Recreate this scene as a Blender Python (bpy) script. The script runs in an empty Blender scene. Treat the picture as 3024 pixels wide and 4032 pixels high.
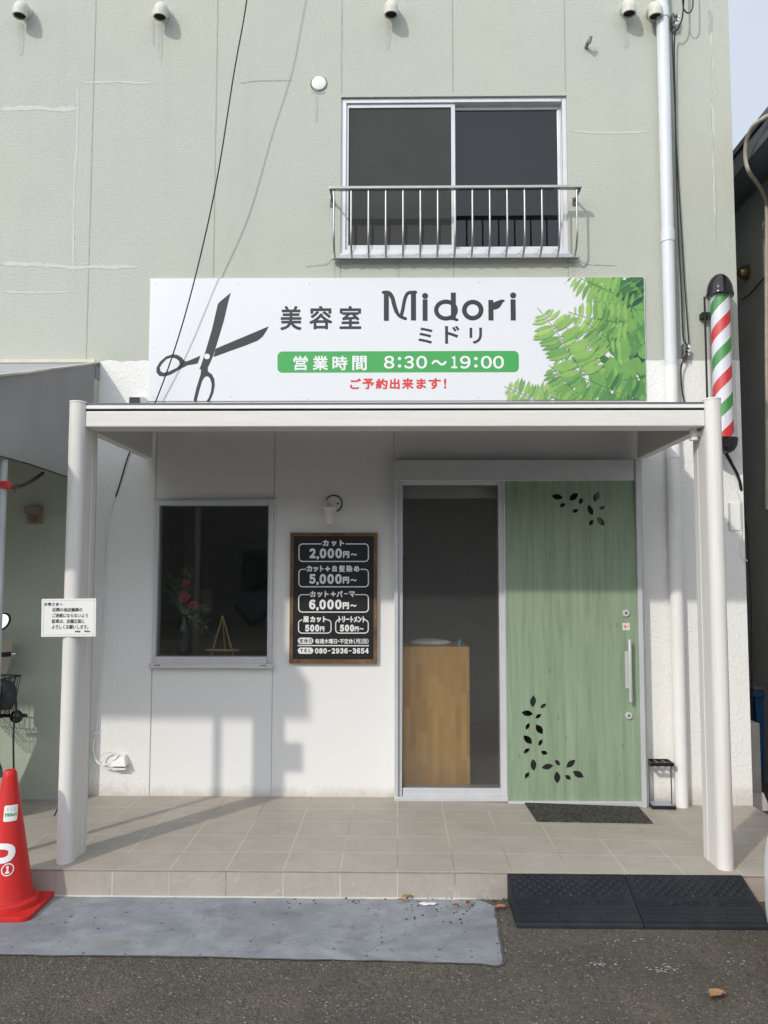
import bpy, math, random
from mathutils import Vector, Matrix
from mathutils.geometry import delaunay_2d_cdt
random.seed(7)
sc = bpy.context.scene
COL = sc.collection
R_ = math.radians

# ------------------------------------------------------------------ camera
CAM = Vector((0.0, -4.5857, 1.53994)); YAW, PITCH, ROLL, FPX = -0.01592, 0.07538, 0.00135, 3351.6
def cam_axes():
    cy, sy = math.cos(YAW), math.sin(YAW); cp, sp = math.cos(PITCH), math.sin(PITCH); cr, sr = math.cos(ROLL), math.sin(ROLL)
    B = Matrix(((1, 0, 0), (0, 0, -1), (0, 1, 0)))
    Ry = Matrix(((cy, 0, -sy), (0, 1, 0), (sy, 0, cy)))
    Rp = Matrix(((1, 0, 0), (0, cp, sp), (0, -sp, cp)))
    Rr = Matrix(((cr, -sr, 0), (sr, cr, 0), (0, 0, 1)))
    return Rr @ Rp @ Ry @ B            # rows: right, down, forward
AX = cam_axes()
cd = bpy.data.cameras.new('camera'); cam = bpy.data.objects.new('camera', cd); COL.objects.link(cam)
M3 = Matrix((AX[0], -AX[1], -AX[2])).transposed()
cam.matrix_world = Matrix.Translation(CAM) @ M3.to_4x4()
cd.sensor_fit = 'HORIZONTAL'; cd.sensor_width = 36; cd.lens = 36 * FPX / 3024
cd.clip_start = 0.05; cd.clip_end = 800
sc.camera = cam

# ------------------------------------------------------------------ light
SUN_EL, SUN_AZ = R_(31.0), math.atan2(-0.684, -1.0)       # azimuth measured from +Y towards +X
w = bpy.data.worlds.new('World'); sc.world = w; w.use_nodes = True
wn = w.node_tree; bg = wn.nodes['Background']
sky = wn.nodes.new('ShaderNodeTexSky'); sky.sky_type = 'NISHITA'; sky.sun_disc = False
sky.sun_elevation = SUN_EL; sky.sun_rotation = SUN_AZ % (2 * math.pi); sky.air_density = 1.3; sky.dust_density = 3.0; sky.ozone_density = 1.0
haze = wn.nodes.new('ShaderNodeMix'); haze.data_type = 'RGBA'          # thin bright veil of high cloud over the blue
tcw = wn.nodes.new('ShaderNodeTexCoord'); cl = wn.nodes.new('ShaderNodeTexNoise'); cl.inputs['Scale'].default_value = 2.2; cl.inputs['Detail'].default_value = 5
mr = wn.nodes.new('ShaderNodeMapRange'); mr.inputs[1].default_value = .3; mr.inputs[2].default_value = .7; mr.inputs[3].default_value = .62; mr.inputs[4].default_value = .86
wn.links.new(tcw.outputs['Generated'], cl.inputs['Vector']); wn.links.new(cl.outputs['Fac'], mr.inputs[0]); wn.links.new(mr.outputs[0], haze.inputs[0])
dt = wn.nodes.new('ShaderNodeVectorMath'); dt.operation = 'DOT_PRODUCT'; dt.inputs[1].default_value = (math.sin(SUN_AZ) * math.cos(SUN_EL), math.cos(SUN_AZ) * math.cos(SUN_EL), math.sin(SUN_EL))
gl_ = wn.nodes.new('ShaderNodeMapRange'); gl_.inputs[1].default_value = -.35; gl_.inputs[2].default_value = 1; gl_.inputs[3].default_value = 1.0; gl_.inputs[4].default_value = 2.1   # the veil is brighter round the sun
vm = wn.nodes.new('ShaderNodeVectorMath'); vm.operation = 'SCALE'; vm.inputs[0].default_value = (6.9, 7.45, 8.45)
wn.links.new(tcw.outputs['Generated'], dt.inputs[0]); wn.links.new(dt.outputs['Value'], gl_.inputs[0]); wn.links.new(gl_.outputs[0], vm.inputs['Scale']); wn.links.new(vm.outputs[0], haze.inputs[7])
wn.links.new(sky.outputs[0], haze.inputs[6])
wn.links.new(haze.outputs[2], bg.inputs[0]); bg.inputs[1].default_value = 0.12
sd = bpy.data.lights.new('sun', 'SUN'); sd.energy = 2.1; sd.angle = R_(1.4); sd.color = (1.0, 0.945, 0.86)
so = bpy.data.objects.new('sun', sd); COL.objects.link(so)
sdir = Vector((math.sin(SUN_AZ) * math.cos(SUN_EL), math.cos(SUN_AZ) * math.cos(SUN_EL), math.sin(SUN_EL)))
so.rotation_euler = (-sdir).to_track_quat('-Z', 'Y').to_euler(); so.location = (-4, -7, 9)
sc.view_settings.view_transform = 'Standard'; sc.view_settings.look = 'None'
sc.view_settings.exposure = -0.04; sc.view_settings.gamma = 1.0; sc.view_settings.use_curve_mapping = False

# ------------------------------------------------------------------ picture point -> point on a real plane
K = 3024 / 1659
def P(dx, dy, X=None, Y=None, Z=None, s=K):
    d = AX.transposed() @ Vector(((dx * s - 1512) / FPX, (dy * s - 2016) / FPX, 1.0))
    if Y is not None: t = (Y - CAM.y) / d.y
    elif Z is not None: t = (Z - CAM.z) / d.z
    else: t = (X - CAM.x) / d.x
    return CAM + d * t
def S(sx, sy, **k): return P(sx, sy, s=1.0, **k)

# ------------------------------------------------------------------ materials
MATS = {}
class NT:
    def __init__(s, name):
        s.m = bpy.data.materials.new(name); s.m.use_nodes = True; s.t = s.m.node_tree
        s.b = s.t.nodes['Principled BSDF']; s.out = s.t.nodes['Material Output']; s._c = None
    def n(s, typ, **kw):
        x = s.t.nodes.new('ShaderNode' + typ)
        for k, v in kw.items(): setattr(x, k, v)
        return x
    def l(s, a, b): s.t.links.new(a, b)
    def co(s):
        if s._c is None: s._c = s.n('TexCoord').outputs['Object']
        return s._c
    def xyz(s):
        x = s.n('SeparateXYZ'); s.l(s.co(), x.inputs[0]); return x.outputs
    def math(s, op, a, b=0.0, c=None):
        x = s.n('Math', operation=op)
        for i, v in enumerate((a, b) if c is None else (a, b, c)):
            if hasattr(v, 'links'): s.l(v, x.inputs[i])
            else: x.inputs[i].default_value = v
        return x.outputs[0]
    def mapped(s, scale):
        x = s.n('Mapping'); s.l(s.co(), x.inputs[0]); x.inputs['Scale'].default_value = scale; return x.outputs[0]
    def noise(s, scale, detail=4, rough=.55, vec=None, dist=0):
        x = s.n('TexNoise'); s.l(vec or s.co(), x.inputs['Vector']); x.inputs['Scale'].default_value = scale
        x.inputs['Detail'].default_value = detail; x.inputs['Roughness'].default_value = rough; x.inputs['Distortion'].default_value = dist
        return x.outputs['Fac']
    def vor(s, scale, feat='F1', vec=None, out='Distance', rand=1.0, dim='3D'):
        x = s.n('TexVoronoi', feature=feat, voronoi_dimensions=dim); s.l(vec or s.co(), x.inputs['Vector']); x.inputs['Scale'].default_value = scale
        x.inputs['Randomness'].default_value = rand
        return x.outputs[out]
    def ramp(s, fac, stops, interp='LINEAR'):
        x = s.n('ValToRGB'); x.color_ramp.interpolation = interp; e = x.color_ramp.elements
        while len(e) < len(stops): e.new(0.5)
        for i, (p, c) in enumerate(stops):
            e[i].position = p; e[i].color = (c, c, c, 1) if not hasattr(c, '__len__') else (*c[:3], 1)
        s.l(fac, x.inputs[0]); return x.outputs[0]
    def mix(s, fac, a, b, mode='MIX'):
        x = s.n('Mix', data_type='RGBA', blend_type=mode)
        for v, i in ((fac, 0), (a, 6), (b, 7)):
            if hasattr(v, 'links'): s.l(v, x.inputs[i])
            else: x.inputs[i].default_value = v if i == 0 else (*v[:3], 1)
        return x.outputs[2]
    def color(s, c): s.l(c, s.b.inputs['Base Color'])
    def bump(s, h, strength=.3, dist=.01, normal=None):
        x = s.n('Bump'); x.inputs['Strength'].default_value = strength; x.inputs['Distance'].default_value = dist
        s.l(h, x.inputs['Height'])
        if normal is not None: s.l(normal, x.inputs['Normal'])
        s.l(x.outputs[0], s.b.inputs['Normal']); return x.outputs[0]
    def set(s, rough=None, metal=None, spec=None):
        if rough is not None: s.b.inputs['Roughness'].default_value = rough
        if metal is not None: s.b.inputs['Metallic'].default_value = metal
        if spec is not None: s.b.inputs['Specular IOR Level'].default_value = spec

def mat(name, col, rough=.55, metal=0, var=.10, vscale=6, bump=0, bscale=150, bdist=.002, spec=.4, stretch=None):
    if name in MATS: return MATS[name]
    t = NT(name); t.set(rough, metal, spec)
    vec = t.mapped(stretch) if stretch else None
    n = t.noise(vscale, 5, .6, vec)
    lo = tuple(c * (1 - var) for c in col); hi = tuple(min(1, c * (1 + var)) for c in col)
    t.color(t.ramp(n, [(.3, lo), (.7, hi)]))
    rr = t.math('MULTIPLY_ADD', t.noise(vscale * 3, 3), .16, rough - .08); t.l(rr, t.b.inputs['Roughness'])
    if bump: t.bump(t.noise(bscale, 3), bump, bdist)
    MATS[name] = t.m; return t.m

def dusty(name, col, dust, rough, amount, scale):
    t = NT(name); t.set(rough, 0, .28); a = t.noise(scale, 6, .7); b = t.noise(scale * 9, 4, .7)
    c = t.mix(t.math('MULTIPLY', t.ramp(a, [(.40, 0), (.70, 1)]), amount), col, dust); c = t.mix(t.math('MULTIPLY', t.ramp(b, [(.60, 0), (.70, 1)]), amount * .8), c, dust)
    t.color(c); t.bump(t.noise(230, 3), .15, .002); return t.m

def stucco(name, col, bump, grain, var=.05, warm=(1.03, 1.0, .94)):
    t = NT(name); t.set(.9, 0, .15)
    big = t.noise(.55, 4, .6); mid = t.noise(3.2, 5, .65); streak = t.noise(1.0, 5, .6, t.mapped((5.0, 5.0, .35)))
    c1 = t.mix(t.ramp(big, [(.35, 0), (.65, 1)]), col, tuple(c * k for c, k in zip(col, warm)))
    c2 = t.mix(t.math('MULTIPLY', t.ramp(mid, [(.42, 0), (.75, 1)]), var * 2.2), c1, tuple(c * .72 for c in col))
    c3 = t.mix(t.math('MULTIPLY', t.ramp(streak, [(.52, 0), (.8, 1)]), var * 2.6), c2, tuple(c * .68 for c in col))
    pit = t.ramp(t.vor(1.9), [(.0, 1), (.010, 1), (.018, 0)])
    c4 = t.mix(t.math('MULTIPLY', pit, .55), c3, tuple(c * .3 for c in col))
    t.color(c4)
    a = t.noise(grain, 4, .72); b = t.ramp(t.noise(grain * .8, 2, .5), [(.52, 0), (.68, 1)])
    t.bump(t.math('MULTIPLY_ADD', b, .8, a), bump, .005)
    MATS[name] = t.m; return t.m

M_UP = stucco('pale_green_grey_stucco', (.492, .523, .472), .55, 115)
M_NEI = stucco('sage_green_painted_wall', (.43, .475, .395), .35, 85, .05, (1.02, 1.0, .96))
M_WHITE = stucco('white_rough_stucco', (.82, .82, .80), .45, 55, .02, (1.0, 1.0, .98))
M_PANEL = mat('white_siding_panel', (.80, .80, .785), .6, var=.012, vscale=2, bump=.05, bscale=260)
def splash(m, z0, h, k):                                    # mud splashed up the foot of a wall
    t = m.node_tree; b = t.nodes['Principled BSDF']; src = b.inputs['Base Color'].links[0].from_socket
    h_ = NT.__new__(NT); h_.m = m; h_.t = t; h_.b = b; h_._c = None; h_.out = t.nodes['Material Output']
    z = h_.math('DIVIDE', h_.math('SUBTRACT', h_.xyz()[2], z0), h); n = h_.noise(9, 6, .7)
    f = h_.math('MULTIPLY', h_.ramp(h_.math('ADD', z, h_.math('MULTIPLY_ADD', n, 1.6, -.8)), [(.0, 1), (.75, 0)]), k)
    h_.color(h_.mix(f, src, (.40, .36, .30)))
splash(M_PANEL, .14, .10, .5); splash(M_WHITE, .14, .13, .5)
M_JOINT = mat('sealant_joint', (.34, .355, .32), .8, var=.15, vscale=20)
M_JOINTW = mat('white_panel_joint', (.42, .42, .41), .8)
M_REP = mat('pale_repair_paint', (.545, .575, .525), .9, var=.06, vscale=15, bump=.3, bscale=90)
M_CRACK = mat('crack_dark', (.36, .37, .33), .9, var=.2, vscale=30)
M_ALU = mat('silver_aluminium', (.66, .67, .68), .40, .35, .05, 8)
M_ALUD = mat('satin_aluminium_frame', (.60, .615, .635), .42, .25, .05, 8)
M_STEEL = mat('stainless_steel', (.42, .42, .40), .30, .9, .08, 12)
M_CAN = mat('off_white_wood_grain_aluminium', (.70, .69, .655), .5, 0, .05, 3.2, stretch=(1.0, 12, 14))
M_POST = mat('off_white_wood_grain_post', (.70, .685, .65), .5, 0, .05, 3.2, stretch=(14, 12, 1.0))
M_BLACK = mat('black_rubber', (.018, .018, .02), .6)
M_BLACKG = mat('black_gloss_plastic', (.012, .012, .013), .12, spec=.6)
M_WHITEP = mat('white_plastic', (.80, .80, .78), .35, var=.03)
M_PIPE_U = mat('bluish_white_pipe', (.66, .70, .73), .4, var=.06, vscale=5, stretch=(4, 4, .8))
M_PIPE_L = mat('white_painted_pipe', (.82, .82, .80), .5, var=.03)
M_VENT = mat('cream_pvc', (.60, .60, .52), .5, var=.10, vscale=14)
M_DARK = mat('dark_hole', (.01, .01, .01), .9)
M_SIGN = mat('white_sign_plate', (.74, .765, .79), .35, var=.012, vscale=1.3)
M_INK = mat('charcoal_print', (.035, .037, .042), .45)
M_GREEN = mat('green_print', (.065, .38, .10), .45, var=.03)
M_RED = mat('red_print', (.66, .055, .06), .45, var=.03)
M_WTEXT = mat('white_print', (.82, .83, .83), .45, var=.02)
LEAFM = [mat('leaf_print_' + n, c, .45, var=.10, vscale=9) for n, c in (('lime', (.36, .54, .16)), ('light', (.25, .45, .12)), ('mid', (.165, .36, .10)), ('green', (.095, .26, .085)), ('deep', (.05, .17, .06)), ('shade', (.028, .085, .05)))]
M_ROSE = mat('pink_petal', (.62, .07, .13), .6, var=.25, vscale=40)
M_STEM = mat('dried_leaf_green', (.22, .28, .16), .7, var=.2, vscale=30)
M_VASE = mat('dark_glazed_vase', (.02, .025, .03), .12, spec=.6)
M_PINE = mat('pale_pine_wood', (.55, .36, .16), .6, var=.12, vscale=10, stretch=(8, 8, 1))
M_CONE = dusty('scuffed_red_cone_plastic', (.62, .018, .018), (.30, .075, .055), .45, .35, 6.0)
M_RAMP = dusty('dusty_black_rubber_ramp', (.014, .0165, .021), (.060, .062, .062), .62, .22, 5.5)
M_GREYF = mat('grey_awning_fabric', (.34, .345, .35), .85, var=.07, vscale=2.2, bump=.05, bscale=500)
M_CREAM = mat('cream_hem', (.62, .60, .50), .8, var=.1)
M_NB = mat('dark_grey_siding', (.40, .395, .39), .75, var=.10, vscale=3)
M_NBF = mat('navy_grey_fascia', (.13, .14, .165), .5, var=.06)
M_CARW = mat('white_car_paint', (.74, .76, .75), .22, var=.01, spec=.6)
M_CHROME = mat('chrome', (.8, .8, .8), .08, 1, .02)
M_BRASS = mat('aged_brass', (.32, .24, .12), .3, .9, .1)
M_ROPE = mat('beige_conduit', (.50, .46, .38), .8, var=.15, vscale=25)
M_BLUE = mat('blue_bin_plastic', (.025, .10, .24), .5)
M_AC = mat('beige_ac_casing', (.42, .40, .36), .55)
M_PAPER = mat('white_paper', (.80, .80, .78), .7, var=.015)
M_LINEG = mat('green_border_line', (.50, .60, .36), .7)
M_BEIGEBOX = mat('old_beige_plastic', (.26, .20, .15), .7, var=.15)
M_LEAFB = mat('dry_brown_leaf', (.36, .20, .10), .8, var=.25, vscale=30)
M_LEAFR = mat('dry_red_leaf', (.26, .06, .045), .8, var=.25, vscale=30)
M_INT = mat('interior_plaster', (.62, .60, .54), .9, var=.05)
M_INTF = mat('interior_floor', (.32, .25, .18), .6, var=.12)
M_LEATHER = mat('black_vinyl', (.016, .017, .022), .4)
M_SCREEN = mat('grey_insect_screen', (.052, .054, .052), .9, var=.08, vscale=3, bump=.1, bscale=900)
M_DGREEN = mat('khaki_rod', (.10, .09, .06), .5)
M_TEAL = mat('teal_plastic', (.05, .42, .45), .4)
M_TOWEL = mat('white_towel', (.80, .78, .80), .95, var=.05, bump=.5, bscale=120, bdist=.004)

def leaf_cut_door():
    t = NT('green_wood_grain_door'); t.set(.5, 0, .35)
    g = t.noise(2.6, 6, .66, t.mapped((7.5, 7.5, .42)), .9); f = t.noise(5, 5, .65, t.mapped((26, 26, .9)))
    c = t.ramp(g, [(.28, (.19, .265, .175)), (.5, (.25, .34, .23)), (.72, (.31, .40, .285))])
    c = t.mix(t.math('MULTIPLY', t.ramp(f, [(.5, 0), (.8, 1)]), .30), c, (.12, .185, .105))
    k = t.vor(2.4, vec=t.mapped((4.2, 4.2, 1.9)))
    c = t.mix(t.math('MULTIPLY', t.ramp(k, [(0, 1), (.05, .8), (.12, 0)]), .42), c, (.08, .13, .075))
    t.color(c); t.bump(f, .06, .002); return t.m
M_DOOR = leaf_cut_door()

def wood_frame():
    t = NT('worn_brown_wood'); t.set(.55)
    a = t.noise(7, 4, .6); b = t.noise(9, 5, .6, t.mapped((5, 5, 5)))
    c = t.ramp(a, [(.33, (.05, .025, .012)), (.5, (.145, .072, .028)), (.68, (.27, .145, .06))])
    c = t.mix(.35, c, t.ramp(b, [(.3, (.06, .03, .015)), (.7, (.22, .12, .05))]))
    t.color(c); t.bump(b, .1, .002); return t.m
M_WOODF = wood_frame()
M_BOARD = mat('black_board', (.010, .011, .012), .5, var=.1)

def butcher():
    t = NT('laminated_wood_block'); t.set(.45)
    x = t.xyz(); sx = t.math('MULTIPLY', t.math('ADD', x[0], x[1]), 24.0); col = t.math('FLOOR', sx)
    wn_ = t.n('TexWhiteNoise', noise_dimensions='1D'); t.l(col, wn_.inputs['W'])
    rz = t.math('FLOOR', t.math('ADD', t.math('MULTIPLY', x[2], 4.2), t.math('MULTIPLY', wn_.outputs['Value'], 7.0)))
    w2 = t.n('TexWhiteNoise', noise_dimensions='2D'); cb = t.n('CombineXYZ'); t.l(col, cb.inputs[0]); t.l(rz, cb.inputs[1]); t.l(cb.outputs[0], w2.inputs['Vector'])
    c = t.ramp(w2.outputs['Value'], [(0, (.74, .39, .09)), (.5, (.85, .48, .12)), (1, (.92, .56, .165))])
    t.color(c); return t.m
M_BUTCH = butcher()

def glass_mat(name, tint, refl=1.0):
    t = NT(name); t.t.nodes.remove(t.b)
    tr = t.n('BsdfTransparent'); tr.inputs[0].default_value = (*tint, 1)
    gl = t.n('BsdfGlossy'); gl.inputs['Roughness'].default_value = .015; gl.inputs['Color'].default_value = (.97, .98, 1, 1)
    fr = t.n('Fresnel'); ge = t.n('NewGeometry'); t.l(t.math('MULTIPLY_ADD', ge.outputs['Backfacing'], -.8333, 1.5), fr.inputs['IOR'])
    f = t.math('MULTIPLY', fr.outputs[0], refl); mx = t.n('MixShader')
    t.l(f, mx.inputs[0]); t.l(tr.outputs[0], mx.inputs[1]); t.l(gl.outputs[0], mx.inputs[2]); t.l(mx.outputs[0], t.out.inputs[0])
    return t.m
M_GLASS = glass_mat('window_glass', (.80, .83, .81), 1.2)
M_GLASSD = glass_mat('dark_window_glass', (.45, .47, .46), 1.0)
M_ACRYL = glass_mat('clear_acrylic', (.93, .93, .93), 1.0)

def frosted():
    t = NT('frosted_glass'); t.t.nodes.remove(t.b)
    tr = t.n('BsdfTransparent'); tr.inputs[0].default_value = (1, 1, .985, 1)
    rf = t.n('BsdfRefraction'); rf.inputs['IOR'].default_value = 1.10; rf.inputs['Roughness'].default_value = .3; rf.inputs['Color'].default_value = (.95, .95, .93, 1)
    gl = t.n('BsdfGlossy'); gl.inputs['Roughness'].default_value = .12
    fr = t.n('Fresnel'); fr.inputs['IOR'].default_value = 1.45
    m1 = t.n('MixShader'); m1.inputs[0].default_value = .12; t.l(tr.outputs[0], m1.inputs[1]); t.l(rf.outputs[0], m1.inputs[2])
    df = t.n('BsdfDiffuse'); df.inputs[0].default_value = (.8, .82, .82, 1); m3 = t.n('MixShader'); m3.inputs[0].default_value = .04; t.l(m1.outputs[0], m3.inputs[1]); t.l(df.outputs[0], m3.inputs[2]); m1 = m3
    m2 = t.n('MixShader'); t.l(fr.outputs[0], m2.inputs[0]); t.l(m1.outputs[0], m2.inputs[1]); t.l(gl.outputs[0], m2.inputs[2]); t.l(m2.outputs[0], t.out.inputs[0])
    return t.m
M_FROST = frosted()

def tiles(name, riser):
    t = NT(name); t.set(.55, 0, .35)
    x = t.xyz()
    def line(c, off=0.0, wd=.008):
        fr = t.math('FRACT', t.math('ADD', t.math('DIVIDE', c, .3), 100.0 + off)); d = t.math('ABSOLUTE', t.math('SUBTRACT', fr, .5))
        return t.math('GREATER_THAN', d, .5 - wd)
    lx = line(x[0]); ly = line(x[1]) if not riser else None
    cb = t.n('CombineXYZ'); t.l(t.math('FLOOR', t.math('DIVIDE', x[0], .3)), cb.inputs[0]); t.l(t.math('FLOOR', t.math('DIVIDE', x[1], .3)), cb.inputs[1])
    wnz = t.n('TexWhiteNoise', noise_dimensions='2D'); t.l(cb.outputs[0], wnz.inputs['Vector'])
    base = (.425, .385, .33) if not riser else (.405, .372, .325)
    a = t.noise(4.5, 6, .68, dist=.6); b = t.noise(22, 4, .6)
    c = t.ramp(a, [(.3, tuple(k * .88 for k in base)), (.52, base), (.75, tuple(k * 1.13 for k in base))])
    c = t.mix(t.math('MULTIPLY', b, .18), c, (.24, .21, .17))
    c = t.mix(t.math('MULTIPLY', wnz.outputs['Value'], .14), c, tuple(k * .72 for k in base))
    vein = t.ramp(t.math('ABSOLUTE', t.math('SUBTRACT', t.noise(5.5, 3, .5, dist=1.2), .5)), [(0, 1), (.012, 0)])
    c = t.mix(t.math('MULTIPLY', vein, .22 if riser else .10), c, (.62, .57, .50))
    gd = t.noise(1.7, 3)
    gcol = t.ramp(gd, [(.42, (.17, .15, .125)), (.54, (.56, .52, .45))])
    m = lx if riser else t.math('MAXIMUM', lx, ly)
    if not riser: 
        gl = t.ramp(t.noise(1.1, 2), [(.40, (.24, .21, .18)), (.52, (.58, .54, .47))])
        c = t.mix(lx, c, gl); c = t.mix(ly, c, (.60, .56, .50))
    else: c = t.mix(lx, c, gcol)
    t.color(c)
    h = t.math('SUBTRACT', t.math('MULTIPLY', a, .35), m); t.bump(h, .35, .002)
    return t.m
M_TILE = tiles('beige_floor_tile', False); M_RISER = tiles('beige_riser_tile', True)
M_NOSE = mat('step_nosing_grout', (.30, .265, .23), .7, var=.2, vscale=6)

def asphalt():
    t = NT('weathered_asphalt'); t.set(.92, 0, .2)
    n = t.noise(1.0, 6, .68, dist=.5); f = t.noise(95, 3, .7)
    c = t.ramp(n, [(.32, (.084, .077, .065)), (.52, (.122, .110, .089)), (.7, (.168, .145, .113))])
    c = t.mix(t.ramp(f, [(.46, 0), (.66, .6)]), c, (.055, .051, .044))
    c = t.mix(t.ramp(t.noise(36, 4, .7), [(.50, 0), (.66, .55)]), c, (.048, .044, .037))
    c = t.mix(t.ramp(t.noise(2.3, 4, .6), [(.55, 0), (.75, .3)]), c, (.20, .165, .115))
    cv = t.vor(82, out='Color', dim='2D'); vd = t.vor(82, dim='2D')
    sep = t.n('SeparateColor'); t.l(cv, sep.inputs[0])
    pick = t.math('MULTIPLY', t.math('GREATER_THAN', sep.outputs[0], .86), t.math('LESS_THAN', vd, .36))
    c = t.mix(t.math('MULTIPLY', pick, .72), c, t.ramp(sep.outputs[1], [(0, (.16, .15, .13)), (.85, (.25, .235, .20)), (1, (.5, .48, .44))]))
    pick2 = t.math('MULTIPLY', t.math('LESS_THAN', sep.outputs[0], .13), t.math('LESS_THAN', vd, .38))
    c = t.mix(t.math('MULTIPLY', pick2, .55), c, (.022, .022, .022))
    t.color(c)
    t.bump(t.math('ADD', t.noise(120, 3, .7), t.math('MULTIPLY', t.ramp(vd, [(.1, 1), (.5, 0)]), .5)), .7, .008)
    return t.m
M_ASPH = asphalt()

def patch_mat():
    t = NT('blue_grey_concrete'); t.set(.8, 0, .25)
    n = t.noise(2.3, 6, .62, dist=.9); m = t.noise(9, 5, .6); st = t.noise(1.6, 4, .6, t.mapped((1, 3.5, 1)), .5)
    c = t.ramp(n, [(.30, (.185, .197, .212)), (.5, (.275, .292, .312)), (.70, (.37, .385, .40))])
    c = t.mix(t.math('MULTIPLY', t.ramp(m, [(.4, 0), (.7, 1)]), .45), c, (.16, .17, .18))
    c = t.mix(t.math('MULTIPLY', t.ramp(t.noise(3.7, 4, .6, dist=1.5), [(.60, 0), (.68, 1)]), .5), c, (.15, .155, .15))
    c = t.mix(t.math('MULTIPLY', t.ramp(st, [(.54, 0), (.68, 1)]), .38), c, (.15, .155, .155))
    vd = t.vor(15, dim='2D'); cv = t.vor(15, out='Color', dim='2D'); sep = t.n('SeparateColor'); t.l(cv, sep.inputs[0])
    rad = t.math('MULTIPLY_ADD', t.math('POWER', sep.outputs[1], 2.5), .10, .035)
    pit = t.math('MULTIPLY', t.math('LESS_THAN', vd, rad), t.math('GREATER_THAN', sep.outputs[0], .60))
    c = t.mix(t.math('MULTIPLY', pit, .85), c, (.02, .02, .022))
    gr = t.noise(140, 3, .7); c = t.mix(t.ramp(gr, [(.45, 0), (.72, .4)]), c, (.13, .14, .15))
    ck = t.ramp(t.math('ABSOLUTE', t.math('SUBTRACT', t.noise(1.3, 5, .6, dist=.8), .5)), [(0, 1), (.004, 0)]); c = t.mix(t.math('MULTIPLY', ck, .45), c, (.10, .105, .11))
    dst = t.ramp(t.noise(2.0, 4, .65, t.mapped((1, 2.2, 1))), [(.56, 0), (.72, .35)]); c = t.mix(dst, c, (.27, .235, .19))
    t.color(c)
    t.bump(t.math('SUBTRACT', t.math('ADD', t.math('MULTIPLY', m, .4), t.math('MULTIPLY', gr, .5)), pit), .4, .004); return t.m
M_PATCH = patch_mat()

def matmat():
    t = NT('dark_rubber_doormat'); t.set(.85)
    v = t.vor(24, 'DISTANCE_TO_EDGE', t.mapped((1, 1.3, 1))); e = t.ramp(v, [(.03, 0), (.16, 1)])
    c = t.mix(e, (.010, .010, .009), (.070, .066, .056)); t.color(t.mix(t.math('MULTIPLY', t.noise(3), .3), c, (.075, .07, .06)))
    t.bump(e, .8, .006); return t.m
M_MAT = matmat()

def stripes():
    t = NT('barber_stripes'); t.set(.35)
    x = t.xyz(); ang = t.math('DIVIDE', t.math('ARCTAN2', x[1], x[0]), 2 * math.pi)
    f = t.math('FRACT', t.math('ADD', t.math('SUBTRACT', t.math('DIVIDE', x[2], .392), ang), 10.03))
    t.color(t.ramp(f, [(0, (.045, .30, .055)), (.235, (.78, .78, .86)), (.5, (.66, .035, .03)), (.735, (.78, .78, .86))], 'CONSTANT')); return t.m
M_STRIPE = stripes()

def hidden_fabric():
    t = NT('awning_side_fabric'); t.set(.85, 0, .2)
    n = t.noise(1.8, 5, .6); c = t.ramp(n, [(.3, (.47, .475, .48)), (.7, (.56, .56, .56))]); t.color(c)
    tl = t.n('BsdfTranslucent'); tl.inputs[0].default_value = (.45, .45, .45, 1); mx = t.n('MixShader'); mx.inputs[0].default_value = .5
    t.l(t.b.outputs[0], mx.inputs[1]); t.l(tl.outputs[0], mx.inputs[2]); t.l(mx.outputs[0], t.out.inputs[0])
    t.bump(t.noise(2.2, 3, .5, t.mapped((1, 4, .6))), .35, .03); return t.m
M_SIDEF = hidden_fabric()

# ------------------------------------------------------------------ mesh building
def thing(name, label, cat, loc, group=None):
    o = bpy.data.objects.new(name, None); COL.objects.link(o); o.location = loc; o.empty_display_size = .1
    tag(o, label, cat, group); return o
def tag(o, label, cat, group=None):
    o['label'] = label; o['category'] = cat
    if group: o['group'] = group
    return o
def worldloc(o):
    v = Vector((0, 0, 0))
    while o: v += o.location; o = o.parent
    return v

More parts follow.
